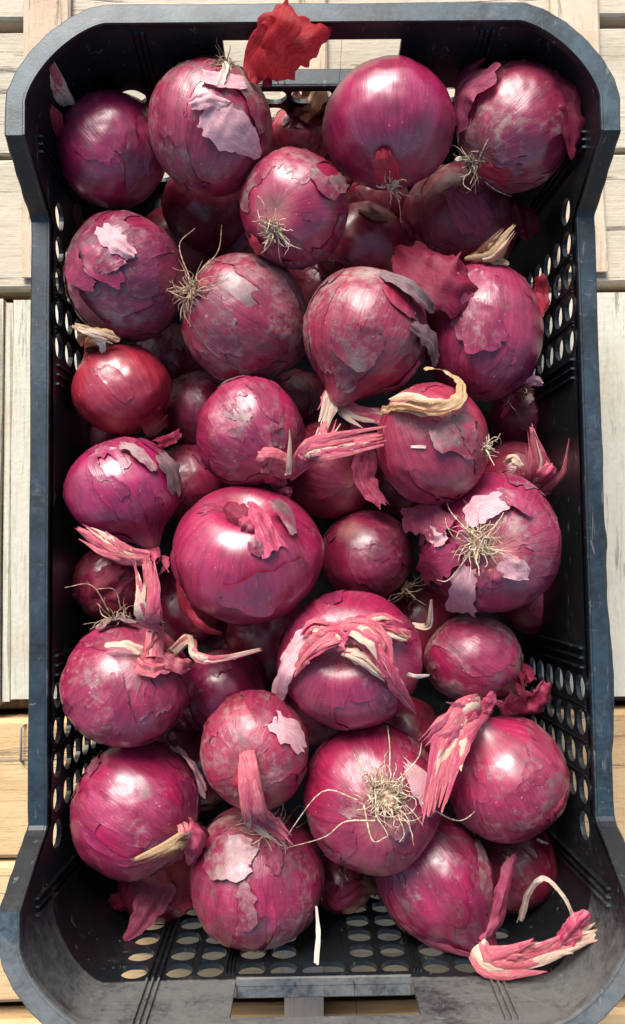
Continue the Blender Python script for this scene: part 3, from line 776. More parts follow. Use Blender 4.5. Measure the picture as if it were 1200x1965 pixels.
def strip(P, Nn, widths, mat, parent, sd, name='stem_strand'):
    nu = 12; nv = 4; Cc = spline(P, nu); Ns = spline(Nn, nu); Wd = lin(widths, nu); V = []; AX = []; L = 0
    for i in range(nu + 1):
        t = unit(Cc[min(i + 1, nu)] - Cc[max(i - 1, 0)]); n = unit(Ns[i] - (Ns[i] @ t) * t); s_ = np.cross(t, n)
        if i: L += np.linalg.norm(Cc[i] - Cc[i - 1])
        for j in range(nv + 1):
            x = j / nv * 2 - 1; wob = float(vnoise(np.array([[i * 0.5, x * 1.5, sd * 1.1]]), sd)[0])
            V.append(Cc[i] + s_ * Wd[i] / 2 * x * (1 + 0.3 * wob) + n * Wd[i] * (0.10 * (1 - x * x) + 0.16 * wob)); AX.append((x, sd * 1.9, L * 110))
    Fc = [(i * (nv + 1) + j, i * (nv + 1) + j + 1, (i + 1) * (nv + 1) + j + 1, (i + 1) * (nv + 1) + j) for i in range(nu) for j in range(nv)]
    return mesh(name, V, Fc, mat, parent, AX)
def roots(o, px, py, n, ln, spread=0.9, mat=None, seed=0, bias=(0, 0), plate=14, longs=()):
    rr = random.Random(seed + 7); mb = MB(); p0, nn = hit(o, px, py, 0.0)
    a = unit(np.cross(nn, (0.2, 0.9, 0.3))); b = np.cross(nn, a)
    bx = (RM[:, 0] * bias[0] - RM[:, 1] * bias[1])
    for i in range(int(n * 1.5)):
        q = rr.uniform(0, 2 * math.pi); r0 = plate * o.s * math.sqrt(rr.random()) * 0.9
        s_ = p0 + a * math.cos(q) * r0 + b * math.sin(q) * r0
        el = rr.uniform(0.10, 1.0); l = ln * o.s * rr.choice((0.4, 0.55, 0.7, 0.9, 1.25)) * rr.uniform(0.8, 1.2)
        d0 = unit(nn * (1.1 - spread * el) + (a * math.cos(q) + b * math.sin(q)) * spread * (0.4 + el) + bx * 0.8)
        pts = [s_]; cd = d0; cv = np.array([rr.gauss(0, 1) for _ in range(3)]); 
        K = 9
        for t in range(K):
            cd = unit(cd + cv * 0.30 + np.array([rr.gauss(0, 1) for _ in range(3)]) * 0.20 - nn * 0.10); cv = cv * 0.75 + np.array([rr.gauss(0, 1) for _ in range(3)]) * 0.4
            np_ = pts[-1] + cd * l / K; dv = np_ - o.c; dn = np.linalg.norm(dv)
            if dn < o.R * 1.02: np_ = o.c + dv / dn * o.R * (1.02 + 0.02 * rr.random())
            pts.append(np_)
        w0 = rr.uniform(0.00020, 0.00044)
        tube(mb, pts, [w0 * (1.15 - 0.75 * t / K) for t in range(K + 1)], 5)
    for L_ in longs:
        P, _ = pts_of(o, L_); Q = spline(P, 14)
        tube(mb, Q, [0.00042 * (1.1 - 0.6 * t / 14) for t in range(15)], 5)
    ob = mb.build('root_tuft', mat or M_ROOT, o.root, True)
    # the corky root plate
    V = [p0 + nn * 0.0014]; 
    for rI, hh in ((0.5, 0.0012), (1.0, -0.0006)):
        for j in range(16):
            q = 2 * math.pi * j / 16; rad = plate * o.s * rI * (1 + 0.18 * rr.uniform(-1, 1)); V.append(p0 + (a * math.cos(q) + b * math.sin(q)) * rad + nn * (hh + 0.0003 * rr.uniform(-1, 1)))
    Fc = [(0, 1 + j, 1 + (j + 1) % 16) for j in range(16)] + [(1 + j, 17 + j, 17 + (j + 1) % 16, 1 + (j + 1) % 16) for j in range(16)]
    mesh('root_plate', V, Fc, M_ROOTD, o.root)
    return ob
# ------------------------------------------------------------------ the onions, one by one
# make_onion(px, py, radius, height, neck direction, (hue, dust, dark), label, (length, neck height, neck width))
o = make_onion(217, 290, 106, .114, (-115, -140, -25), (.85, .05, .0), 'smooth magenta onion in the crate corner with its pink neck stub pointing into the corner', (.96, .30, .35), seed=1, cover=-.35, cover2=-.75)
stem(o, [(132, 195, .135, 'z'), (114, 160, .150, 'z'), (93, 112, .164, 'z')], [34, 34, 26], 'cream', 5)
flake(o, [(252, 250, 1), (262, 300, 1.5), (248, 365, 1)], [26, 60, 14], 'dark', hug=True)
flake(o, [(270, 225, 1), (280, 270, 2), (290, 330, 1)], [16, 44, 34], 'mauve', hug=True)
flake(o, [(92, 200, .145, 'z'), (107, 225, .14, 'z'), (120, 262, .13, 'z')], [12, 26, 18], 'red')
o = make_onion(405, 245, 117, .135, (-35, 120, -22), (.55, .30, .05), 'large mauve onion with a big upright translucent red flake and pale torn patch', (.98, .0, .3), ry=126, seed=2, cover=.1, cover2=-.35)
roots(o, 436, 128, 16, 42, .8, M_ROOTD, 2, (-.9, .1))
flake(o, [(482, 168, 3), (494, 130, .160, 'z'), (522, 92, .172, 'z'), (568, 66, .176, 'z'), (612, 52, .170, 'z'), (638, 44, .166, 'z')], [16, 58, 112, 104, 52, 8], 'glow', curl=.45, crumple=2.2, rag=.45, label='large translucent red skin standing upright')
flake(o, [(520, 80, .174, 'z'), (540, 45, .184, 'z'), (548, 6, .186, 'z')], [70, 70, 26], 'glow', curl=.35, crumple=1.6, rag=.5)
flake(o, [(490, 160, 3), (512, 158, 4), (526, 140, .16, 'z')], [30, 34, 20], 'red', curl=.5, crumple=1.5)
flake(o, [(398, 212, 1), (425, 238, 1.6), (462, 262, 2.0), (490, 292, 3)], [52, 78, 66, 22], 'pale', curl=.12, crumple=1.2, rag=.5, hug=True, label='pale torn inner skin')
flake(o, [(366, 206, 2), (400, 196, 3), (436, 204, 2)], [22, 34, 18], 'pale', curl=.5, crumple=1.6)
flake(o, [(462, 150, 1), (490, 205, 1), (505, 260, 1)], [40, 52, 24], 'gray', hug=True)
flake(o, [(385, 150, 1.5), (425, 158, 2), (470, 165, 2)], [26, 38, 26], 'pale', hug=True, crumple=1.5)
flake(o, [(420, 170, 2.5), (428, 148, 3), (432, 132, 4)], [16, 14, 8], 'white')
o = make_onion(747, 240, 127, .136, (0, -120, -14), (.85, -.02, .05), 'big smooth round onion with one small red flake above its roots', (.95, .02, .3), ry=121, seed=3, cover=-1, cover2=-1)
roots(o, 752, 355, 22, 26, .9, M_ROOT, 3, (.1, -.6), longs=[[(756, 352, 1), (765, 385, 2), (768, 418, 3)], [(745, 355, 1), (780, 368, 2), (802, 360, 3)]])
flake(o, [(736, 285, .6), (740, 310, 2.5), (746, 346, 2)], [20, 44, 46], 'red', crumple=.6, rag=.4)
o = make_onion(986, 245, 108, .129, (80, -65, -40), (.6, .42, .1), 'dusty lilac onion in the corner, ragged skins lifting at its top', (1.0, .05, .4), ry=116, seed=4, cover=.3, cover2=-.25)
roots(o, 908, 312, 26, 52, .9, M_ROOT, 4, (-.5, -.1), longs=[[(915, 320, 2), (935, 285, 6), (948, 262, 8)], [(915, 325, 2), (955, 350, 4), (980, 368, 3)]])
flake(o, [(888, 250, 2), (905, 190, 4), (958, 150, 5)], [40, 84, 50], 'mauve', curl=.3, crumple=1.3)
flake(o, [(890, 215, 1), (900, 160, 3), (935, 118, 3)], [40, 60, 30], 'dark', curl=.3, crumple=1.3)
flake(o, [(1035, 150, -2), (1080, 190, .150, 'z'), (1096, 250, .148, 'z'), (1098, 312, .140, 'z')], [60, 84, 40, 8], 'dark', curl=.3, crumple=1.8, rag=.9)
flake(o, [(925, 318, 2), (965, 332, 3), (1012, 326, 2)], [40, 46, 12], 'red', curl=.35, crumple=1.2)
flake(o, [(930, 340, 2), (985, 352, 2), (1036, 348, 1)], [26, 34, 14], 'dark', curl=.3, crumple=1.2)
o = make_onion(572, 268, 60, .078, (25, -90, -10), (.3, .1, .0), 'small red onion wedged low with a brown dry neck pointing up', (.98, .3, .4), seed=5, cover=-.2)
stem(o, [(578, 232, 0), (600, 190, .10, 'z'), (606, 142, .11, 'z')], [52, 54, 16], 'brown', 6)
flake(o, [(580, 225, .085, 'z'), (560, 205, .095, 'z'), (545, 208, .09, 'z')], [44, 40, 16], 'brown', curl=.4)
flake(o, [(590, 215, .10, 'z'), (612, 178, .11, 'z'), (604, 142, .115, 'z')], [34, 32, 12], 'tan', curl=.5)
o = make_onion(565, 400, 104, .131, (40, -36, -95), (.6, .34, .0), 'onion with its pale root tuft facing up, resting on the darker ones', (.94, .0, .3), ry=110, seed=6, cover=.05, cover2=-.4)
roots(o, 524, 440, 34, 48, .85, M_ROOT, 6, (.1, -.35), longs=[[(530, 445, 1), (556, 462, 3), (580, 474, 2)]])
flake(o, [(485, 455, 1), (500, 470, 2.5), (512, 480, 2)], [24, 34, 26], 'red', curl=.4)
flake(o, [(600, 330, .8), (630, 362, 1), (660, 345, .8)], [24, 40, 30], 'gray', hug=True)
o = make_onion(240, 530, 118, .108, (-70, 40, 40), (.75, .40, .25), 'dark dirty onion with torn purple skin against the crate side', (.94, .0, .3), ry=120, seed=7, cover=.2, cover2=-.3)
flake(o, [(195, 442, 2), (225, 470, 2.5), (258, 492, 1)], [34, 44, 16], 'pale', curl=.2, crumple=1.1)
flake(o, [(140, 485, 1.2), (152, 525, 2), (185, 550, 1.5)], [40, 54, 20], 'mauve', hug=True)
flake(o, [(180, 470, 1.5), (200, 510, 1), (232, 545, 1)], [50, 60, 20], 'red', hug=True)
flake(o, [(188, 520, 1.5), (212, 500, 2), (245, 495, 1.5)], [22, 44, 22], 'gray', hug=True)
flake(o, [(145, 560, 1), (160, 590, 1), (195, 620, 1)], [30, 40, 24], 'gray', hug=True)
o = make_onion(470, 610, 120, .106, (100, 62, -20), (.55, .62, .12), 'dusty soil-stained onion with a bushy brown root beard at its side', (.98, .12, .5), ry=122, seed=8, cover=.35, cover2=-.3)
roots(o, 372, 560, 48, 72, .95, M_ROOTD, 8, (-.55, .35), longs=[[(385, 530, 2), (425, 500, 5), (432, 455, 7)], [(370, 560, 2), (330, 570, 6), (305, 588, 6)], [(375, 545, 3), (360, 490, 7), (388, 462, 8)]])
o = make_onion(700, 638, 119, .126, (-50, 122, 12), (.45, .50, .0), 'big pinkish onion with cracked gray film and a skin flap lifted on its shoulder', (.98, .28, .36), ry=122, seed=9, cover=.28, cover2=-.3)
flake(o, [(728, 528, 1), (765, 555, 4.5), (800, 585, 5), (818, 602, 5)], [20, 52, 46, 14], 'gray', curl=.35, crumple=1.1, rag=.5)
flake(o, [(735, 545, .8), (765, 578, 1), (800, 605, 1)], [20, 44, 30], 'red', hug=True)
flake(o, [(640, 640, .8), (690, 665, 1), (735, 650, .8)], [40, 86, 40], 'gray', hug=True, rag=.9)
flake(o, [(785, 625, 2), (812, 650, 4), (825, 690, 4)], [20, 44, 28], 'gray', curl=.3)
flake(o, [(730, 745, 1), (765, 735, 2), (805, 690, 1.5)], [14, 34, 26], 'mauve', curl=.2)
stem(o, [(640, 740, 1), (634, 785, .125, 'z'), (606, 868, .125, 'z')], [40, 30, 12], 'cream', 4)
stem(o, [(650, 750, 1), (680, 792, .122, 'z'), (738, 806, .128, 'z'), (752, 862, .126, 'z')], [44, 34, 30, 14], 'pink', 5)
flake(o, [(672, 770, .12, 'z'), (700, 850, .11, 'z'), (700, 920, .10, 'z'), (738, 970, .10, 'z')], [20, 46, 50, 22], 'magenta', curl=.3, crumple=1.6)
o = make_onion(925, 640, 113, .100, (12, -130, 10), (.75, .10, .02), 'tall magenta onion under a dark ribbed shell piece, tan tip at its neck', (1.10, .10, .4), ry=118, seed=10, cover=.1, cover2=-.6)
stem(o, [(893, 497, .112, 'z'), (938, 485, .122, 'z'), (984, 436, .128, 'z')], [8, 34, 12], 'tan', 5)
flake(o, [(935, 490, .12, 'z'), (955, 500, .12, 'z'), (976, 506, .12, 'z')], [20, 18, 8], 'tan', curl=.4)
flake(o, [(770, 480, .115, 'z'), (815, 520, .128, 'z'), (862, 545, .134, 'z'), (900, 552, .128, 'z')], [60, 104, 118, 70], 'dark', curl=.35, crumple=1.0, rag=.5)
flake(o, [(850, 545, .132, 'z'), (880, 555, .134, 'z'), (905, 540, .130, 'z')], [60, 66, 30], 'magenta', curl=.35, crumple=.9, rag=.4)
flake(o, [(785, 560, .122, 'z'), (830, 575, .13, 'z'), (836, 530, .136, 'z')], [20, 24, 12], 'mauve', curl=.5)
flake(o, [(1022, 640, -1), (1038, 575, .10, 'z'), (1036, 526, .105, 'z')], [22, 40, 20], 'red', curl=.5, crumple=1.4)
flake(o, [(885, 600, .8), (930, 635, 1.2), (965, 655, 1)], [60, 90, 30], 'mauve', hug=True)
flake(o, [(985, 735, 2), (1005, 718, 5), (1024, 728, 6)], [12, 32, 12], 'pale', curl=.3)
roots(o, 982, 748, 22, 42, .9, M_ROOTD, 10, (.2, -.5))
flake(o, [(955, 755, 1), (975, 775, 2), (962, 800, 2)], [34, 44, 20], 'dark', curl=.3)
o = make_onion(236, 748, 94, .098, (-48, -76, -6), (.2, -.05, .0), 'shiny copper-red small onion with a curled tan neck tip beside the crate side', (.95, .42, .36), ry=90, seed=11, cover=-.45, cover2=-.9)
stem(o, [(178, 672, 0), (182, 652, .112, 'z'), (205, 645, .118, 'z')], [48, 38, 20], 'brown', 2)
flake(o, [(138, 626, .118, 'z'), (172, 636, .124, 'z'), (205, 642, .124, 'z'), (230, 654, .122, 'z')], [6, 18, 22, 8], 'tan', curl=.2, crumple=1.6)
fray(o, [(150, 630, .122, 'z'), (180, 640, .126, 'z'), (225, 654, .124, 'z')], [18, 26, 24], ['tan', 'cream', 'brown'], 6, o.root)
flake(o, [(178, 648, .122, 'z'), (195, 660, .124, 'z'), (196, 676, .12, 'z')], [8, 14, 10], 'white', curl=.4)
flake(o, [(285, 790, .8), (300, 815, 1.2), (322, 800, .8)], [44, 54, 40], 'red', hug=True)
o = make_onion(480, 830, 103, .118, (40, 52, 55), (.75, .22, .0), 'bright pink onion with a long dry stem stretched over its right neighbours', (.95, .12, .35), ry=106, seed=12, cover=.0, cover2=-.55)
stem(o, [(508, 884, 2), (548, 888, 6), (590, 866, .150, 'z'), (650, 852, .150, 'z'), (727, 836, .148, 'z')], [44, 46, 38, 34, 22], 'pink', 8)
stem(o, [(575, 876, .148, 'z'), (612, 848, .150, 'z'), (622, 815, .148, 'z')], [26, 34, 20], 'pink', 4)
flake(o, [(512, 893, 4), (530, 920, 5), (556, 948, .125, 'z')], [34, 34, 22], 'magenta', curl=.5, crumple=1.6)
flake(o, [(498, 878, 2), (515, 868, 4), (540, 878, 5)], [24, 30, 24], 'pink', curl=.5, crumple=1.6)
o = make_onion(830, 852, 104, .134, (-55, -65, 25), (.45, .10, .12), 'dark red onion wearing a curled tan leaf and a gray mouldy spot', (1.05, .05, .3), ry=112, seed=13, cover=.0, cover2=-.7)
flake(o, [(742, 796, 4), (790, 793, 7), (835, 800, 8), (868, 786, 8), (872, 758, 7), (848, 728, 5), (815, 712, 2)], [14, 34, 34, 26, 20, 16, 10], 'tan', curl=.15, crumple=1.8, rag=.6, label='curled tan dry leaf')
fray(o, [(750, 794, 5), (790, 792, 8), (835, 800, 9), (866, 788, 9)], [24, 32, 34, 24], ['tan', 'tan', 'cream', 'brown'], 5, o.root)
flake(o, [(840, 806, .6), (868, 830, 1), (910, 850, .8)], [46, 78, 66], 'gray', hug=True, rag=1.0)
flake(o, [(870, 795, 1), (895, 825, 1.4), (905, 860, 1)], [26, 44, 24], 'gray', hug=True, rag=.9)
flake(o, [(790, 857, .8), (806, 857, 1), (818, 858, .8)], [5, 6, 5], 'white', crumple=.2, rag=.1)
roots(o, 932, 862, 16, 42, .9, M_ROOT, 13, (.4, -.4))
o = make_onion(240, 938, 113, .112, (52, 112, 10), (.95, .02, .0), 'vivid magenta onion whose dry stem folds back along the crate side', (.93, .30, .33), ry=103, seed=14, cover=-.35, cover2=-.6)
stem(o, [(292, 1052, 1), (296, 1080, .128, 'z')], [44, 40], 'magenta', 3)
stem(o, [(285, 1072, .130, 'z'), (240, 1066, .134, 'z'), (198, 1044, .134, 'z'), (152, 1016, .13, 'z')], [34, 44, 40, 16], 'pink', 7)
flake(o, [(302, 870, 1.5), (322, 900, 2.5), (338, 950, 1.5)], [30, 54, 30], 'gray', curl=.15, rag=.8)
flake(o, [(228, 855, 1), (262, 868, 1.2), (300, 905, 1)], [14, 24, 16], 'white', hug=True, rag=1.0)
flake(o, [(300, 850, -1), (325, 848, 2), (340, 836, 3)], [20, 26, 16], 'dark', curl=.4, crumple=1.5)
o = make_onion(473, 1063, 144, .124, (4, -88, 62), (.70, .0, .0), 'largest glossy onion with a sunken torn neck near the crate middle', (.93, -.30, .34), ry=136, seed=15, cover=-.35, cover2=-.9)
flake(o, [(430, 962, -3), (455, 978, -2), (492, 1002, -4)], [24, 44, 34], 'dark', curl=.5, crumple=1.8)
flake(o, [(468, 990, -5), (478, 998, -3), (500, 1015, -5)], [36, 50, 36], 'magenta', curl=.5, crumple=2.0)
flake(o, [(484, 962, -1), (500, 1000, .5), (522, 1052, 1)], [18, 36, 52], 'magenta', curl=.15, crumple=.9)
flake(o, [(522, 962, .5), (545, 985, .8), (562, 1026, .6)], [36, 40, 18], 'gray', hug=True, rag=.4)
flake(o, [(482, 1040, .7), (494, 1054, .9), (512, 1056, .8)], [20, 26, 14], 'gray', hug=True, rag=.4)
flake(o, [(340, 1120, -1), (362, 1165, 2), (395, 1198, 3), (425, 1212, 1)], [34, 50, 40, 14], 'red', curl=.3, crumple=.8)
flake(o, [(420, 1140, .7), (500, 1140, 1.2), (590, 1090, .7)], [40, 86, 60], 'red', hug=True, rag=.5)
o = make_onion(705, 1065, 90, .072, (-30, -40, 40), (.7, .22, .25), 'dark plum onion sunk low between the largest onion and the rooty one', (.94, .0, .3), ry=86, seed=16, cover=.1)
roots(o, 782, 1130, 14, 52, .9, M_ROOTD, 16, (.2, .1))
o = make_onion(940, 1040, 137, .110, (12, -6, -98), (.75, .20, .0), 'large onion with its root plate facing up amid radiating torn pink skin', (.93, .0, .3), ry=136, seed=17, cover=.1, cover2=-.35)
roots(o, 918, 1042, 46, 62, 1.0, M_ROOT, 17, (.15, -.1), plate=20, longs=[[(930, 1050, 2), (965, 1062, 4), (990, 1080, 3)], [(905, 1060, 2), (870, 1105, 4), (848, 1106, 4)], [(905, 1025, 2), (875, 990, 5), (866, 965, 5)]])
flake(o, [(872, 1020, 2), (830, 1000, 4), (782, 996, 4)], [44, 74, 44], 'mauve', curl=.25, crumple=1.5, rag=.9)
flake(o, [(862, 1022, 3), (850, 1030, 4), (838, 1012, 4)], [26, 40, 22], 'pale', curl=.2, crumple=1.2)
flake(o, [(880, 1060, 1.2), (842, 1082, 3), (815, 1100, 3)], [44, 66, 44], 'mauve', hug=True, rag=.9)
flake(o, [(900, 1085, 1), (892, 1130, 2), (885, 1172, 2)], [30, 54, 50], 'pale', hug=True, rag=.7)
flake(o, [(930, 1090, 1.2), (940, 1110, 2), (950, 1130, 1.5)], [44, 50, 26], 'mauve', hug=True, crumple=1.3)
flake(o, [(960, 1075, 1.2), (985, 1090, 2), (1012, 1098, 2)], [36, 46, 20], 'pale', hug=True, crumple=1.3)
flake(o, [(900, 1000, 1), (930, 975, 1.5), (975, 960, 1)], [40, 56, 30], 'pale', hug=True)
flake(o, [(950, 945, .8), (985, 960, 1.3), (1020, 990, .8)], [20, 40, 16], 'mauve', hug=True)
o = make_onion(908, 1264, 95, .096, (82, 62, 6), (.75, .45, .12), 'small dusty plum onion with a shrivelled dark neck turned to the crate wall', (.96, .28, .40), ry=84, seed=18, cover=.3, cover2=-.7)
flake(o, [(972, 1322, 2), (1010, 1352, .105, 'z'), (1040, 1335, .11, 'z'), (1050, 1306, .112, 'z')], [54, 50, 40, 16], 'dark', curl=.6, crumple=1.6)
flake(o, [(958, 1330, 2), (985, 1355, .105, 'z'), (1030, 1360, .105, 'z')], [40, 44, 16], 'mauve', curl=.5, crumple=1.6)
flake(o, [(990, 1310, 2), (1005, 1290, .10, 'z'), (1020, 1310, .105, 'z')], [26, 34, 20], 'dark', curl=.5, crumple=1.6)
o = make_onion(245, 1312, 123, .112, (36, -48, 62), (.75, .38, .05), 'stained red onion with an upright pink stem and a cream dry shoot to the right', (.94, .05, .3), ry=117, seed=19, cover=.0, cover2=-.6)
stem(o, [(291, 1268, 3), (288, 1225, 9), (288, 1180, .156, 'z'), (290, 1130, .158, 'z'), (284, 1086, .158, 'z')], [50, 44, 38, 36, 32], 'pink', 6, splay=.4)
flake(o, [(268, 1258, 4), (245, 1250, 6), (206, 1250, 6)], [20, 18, 8], 'cream', curl=.15, crumple=1.5)
stem(o, [(318, 1262, 5), (342, 1242, 8), (375, 1258, .150, 'z'), (425, 1263, .150, 'z'), (500, 1246, .150, 'z')], [26, 24, 18, 17, 8], 'cream', 4, splay=.3)
flake(o, [(262, 1270, 2.5), (285, 1284, 4), (320, 1276, 5)], [40, 34, 26], 'pink', curl=.5, crumple=2.0)
flake(o, [(300, 1262, 4), (330, 1282, 6), (355, 1278, 5)], [30, 34, 14], 'pink', curl=.5, crumple=2.0)
flake(o, [(222, 1290, .8), (235, 1360, 1.2), (258, 1418, .8)], [20, 32, 34], 'red', hug=True, rag=.4)
roots(o, 228, 1190, 24, 52, 1.0, M_ROOTD, 19, (-.5, .1), longs=[[(215, 1185, 3), (185, 1140, 6), (138, 1142, 6)], [(235, 1180, 3), (225, 1150, 6), (195, 1150, 7)]])
flake(o, [(185, 1212, 1), (225, 1195, 2), (265, 1200, 1)], [16, 30, 16], 'gray', curl=.2, crumple=1.5)
o = make_onion(668, 1264, 137, .122, (-14, -34, 80), (.70, .12, .0), 'glossy onion facing up with pink and straw petals spilling from its neck', (.92, -.20, .36), ry=130, seed=20, cover=-.2, cover2=-.55)
for pts, wd, mt in (([(640, 1212, 1), (690, 1222, 6), (725, 1262, 6), (752, 1310, 5), (784, 1354, 4)], [36, 46, 40, 32, 12], 'pink'),
                    ([(650, 1205, 1), (690, 1215, 7), (720, 1240, 7), (730, 1292, 6)], [30, 56, 52, 22], 'pink'),
                    ([(675, 1205, 1), (725, 1212, 5), (776, 1222, 5)], [26, 36, 14], 'pink'),
                    ([(690, 1198, 1), (735, 1218, 5), (770, 1230, 4)], [20, 30, 12], 'tan'),
                    ([(650, 1215, 0), (632, 1225, 5), (600, 1250, 4), (572, 1290, 3)], [40, 50, 44, 20], 'pink'),
                    ([(635, 1205, 0), (610, 1205, 4), (590, 1225, 4)], [30, 34, 16], 'magenta'),
                    ([(640, 1230, -1), (650, 1225, 3), (668, 1240, 4)], [44, 54, 40], 'magenta'),
                    ([(655, 1250, 1), (690, 1262, 4), (735, 1300, 4)], [16, 30, 14], 'cream'),
                    ([(770, 1290, 3), (786, 1294, 5), (802, 1291, 6)], [7, 9, 6], 'white')):
    pe = flake(o, pts, [x * .85 for x in wd], mt, 'dry_petal', curl=.35, crumple=1.6)
    if max(wd) > 25: fray(o, pts, wd, [mt, 'pink', 'cream', 'magenta'], 4, pe)
flake(o, [(585, 1235, 1), (558, 1280, 2.5), (540, 1332, 3)], [44, 54, 30], 'pale', curl=.25, crumple=1.3)
flake(o, [(600, 1215, .8), (572, 1245, 1.5), (545, 1275, 1)], [50, 50, 30], 'pale', hug=True)
o = make_onion(487, 1440, 105, .126, (-6, 12, 96), (.45, .38, .0), 'round onion with pale scratches and a thick pink stem hanging down from its centre', (.92, -.06, .25), ry=112, seed=21, cover=.1, cover2=-.55)
stem(o, [(474, 1444, -1), (482, 1475, 6), (492, 1525, 9), (512, 1572, .142, 'z'), (552, 1612, .138, 'z')], [30, 40, 46, 44, 22], 'pink', 7, splay=.5)
flake(o, [(462, 1470, 1.5), (468, 1500, 3), (488, 1540, 5)], [16, 34, 24], 'red', curl=.3)
flake(o, [(515, 1385, .8), (550, 1400, 1), (580, 1435, .8)], [40, 66, 34], 'pale', hug=True, rag=1.0)
o = make_onion(715, 1530, 131, .114, (-10, 0, -98), (.65, .35, .0), 'onion crowned by a big tangle of bleached white roots', (.94, .0, .3), ry=138, seed=22, cover=.0, cover2=-.6)
roots(o, 738, 1528, 80, 58, 1.0, M_ROOT, 22, (.05, .1), plate=26, longs=[[(690, 1535, 4), (640, 1520, 8), (600, 1570, 10), (574, 1602, 12)], [(720, 1570, 4), (670, 1570, 6), (640, 1592, 8), (574, 1604, 12)], [(800, 1540, 4), (845, 1565, 10), (886, 1528, 14)], [(745, 1490, 3), (742, 1455, 8), (738, 1420, 9)], [(760, 1500, 3), (785, 1470, 8), (792, 1445, 8)], [(700, 1545, 3), (715, 1600, 6), (740, 1595, 5)], [(760, 1560, 3), (768, 1590, 5), (760, 1605, 5)]])
flake(o, [(745, 1600, .8), (765, 1585, 1), (790, 1580, .8)], [40, 60, 30], 'gray', hug=True, rag=1.0)
flake(o, [(775, 1470, .8), (805, 1510, 1), (820, 1560, .8)], [30, 60, 30], 'pale', hug=True, rag=.9)
o = make_onion(968, 1492, 118, .104, (-62, -112, 22), (.65, .22, .0), 'plump pink onion by the crate side with a broad frayed stem laid left', (.94, .28, .32), ry=120, seed=23, cover=-.05, cover2=-.6)
stem(o, [(925, 1372, 2), (900, 1362, .130, 'z'), (868, 1405, .138, 'z'), (848, 1465, .142, 'z'), (826, 1556, .145, 'z')], [60, 62, 54, 48, 30], 'pink', 12, splay=.5)
stem(o, [(905, 1365, .132, 'z'), (862, 1390, .14, 'z'), (822, 1425, .142, 'z')], [46, 44, 18], 'magenta', 5)
flake(o, [(925, 1362, .125, 'z'), (940, 1345, .128, 'z'), (946, 1328, .13, 'z')], [34, 26, 12], 'magenta', curl=.5)
flake(o, [(1000, 1512, .8), (1035, 1490, 1.6), (1068, 1466, .8)], [16, 26, 12], 'mauve', hug=True)
flake(o, [(1060, 1560, 0), (1075, 1540, 1), (1085, 1510, 1)], [20, 26, 10], 'dark', curl=.3)
o = make_onion(262, 1550, 124, .098, (84, 48, 30), (.80, .25, .0), 'magenta onion with many overlapping skin layers and a tan split neck', (.94, .06, .3), ry=130, seed=24, cover=.3, cover2=-.15, freq=3.6)
stem(o, [(352, 1600, 2), (318, 1605, 8), (258, 1626, 10)], [46, 34, 12], 'tan', 5, splay=.8)
flake(o, [(345, 1580, 3), (358, 1600, 7), (356, 1640, 6)], [34, 46, 26], 'magenta', curl=.6, crumple=2.0)
flake(o, [(365, 1585, 4), (378, 1605, 6), (368, 1632, 5)], [24, 34, 20], 'dark', curl=.6, crumple=2.0)
flake(o, [(345, 1575, 3), (340, 1600, 7), (320, 1600, 8)], [26, 30, 18], 'pink', curl=.5, crumple=1.8)
flake(o, [(335, 1425, -2), (362, 1470, 1), (392, 1525, 1)], [30, 54, 24], 'pale', curl=.25, crumple=1.0)
flake(o, [(262, 1668, -2), (300, 1705, .075, 'z'), (275, 1760, .078, 'z'), (240, 1805, .078, 'z')], [50, 84, 50, 14], 'mauve', curl=.25, crumple=1.4)
flake(o, [(325, 1660, -2), (345, 1700, .068, 'z'), (330, 1745, .065, 'z')], [60, 84, 50], 'red', curl=.25, crumple=1.2)
o = make_onion(490, 1682, 129, .090, (-6, 90, -30), (.75, .36, .0), 'striped dusty onion lowest in the pile with white root threads on top', (.97, .05, .4), ry=132, seed=25, cover=.2, cover2=-.6)
roots(o, 512, 1592, 30, 56, .95, M_ROOT, 25, (-.2, .2), longs=[[(540, 1590, 3), (565, 1560, 6), (582, 1580, 6), (560, 1600, 5)], [(520, 1600, 3), (490, 1625, 5), (470, 1630, 5)]])
flake(o, [(395, 1640, 1.2), (435, 1645, 1.6), (490, 1640, 1.2)], [50, 92, 60], 'gray', hug=True, rag=.5)
flake(o, [(515, 1620, 1.2), (525, 1650, 2.2), (530, 1680, 1.2)], [40, 40, 10], 'mauve', curl=.1)
flake(o, [(468, 1690, .7), (474, 1740, 1), (476, 1785, .7)], [20, 40, 20], 'gray', hug=True, rag=1.1)
o = make_onion(838, 1684, 109, .090, (84, 134, 26), (.80, .34, .10), 'tapering cone-shaped onion with a thick pink stem lying across the crate corner', (1.12, .74, .60), seed=26, cover=.1, cover2=-.4)
stem(o, [(918, 1818, .122, 'z'), (938, 1842, .128, 'z'), (985, 1842, .132, 'z'), (1050, 1826, .134, 'z'), (1132, 1790, .136, 'z')], [50, 44, 40, 48, 48], 'cream', 8, splay=.25)
stem(o, [(945, 1835, .130, 'z'), (985, 1822, .136, 'z'), (1018, 1808, .138, 'z')], [40, 26, 20], 'pink', 3)
flake(o, [(1080, 1815, .136, 'z'), (1102, 1780, .140, 'z'), (1128, 1748, .142, 'z')], [40, 34, 16], 'magenta', curl=.5, crumple=1.6)
flake(o, [(1100, 1780, .138, 'z'), (1095, 1745, .142, 'z'), (1070, 1705, .144, 'z'), (1042, 1686, .142, 'z'), (1015, 1712, .135, 'z'), (998, 1772, .12, 'z')], [9, 6, 7, 9, 13, 12], 'cream', curl=.05, crumple=1.0, rag=.5)
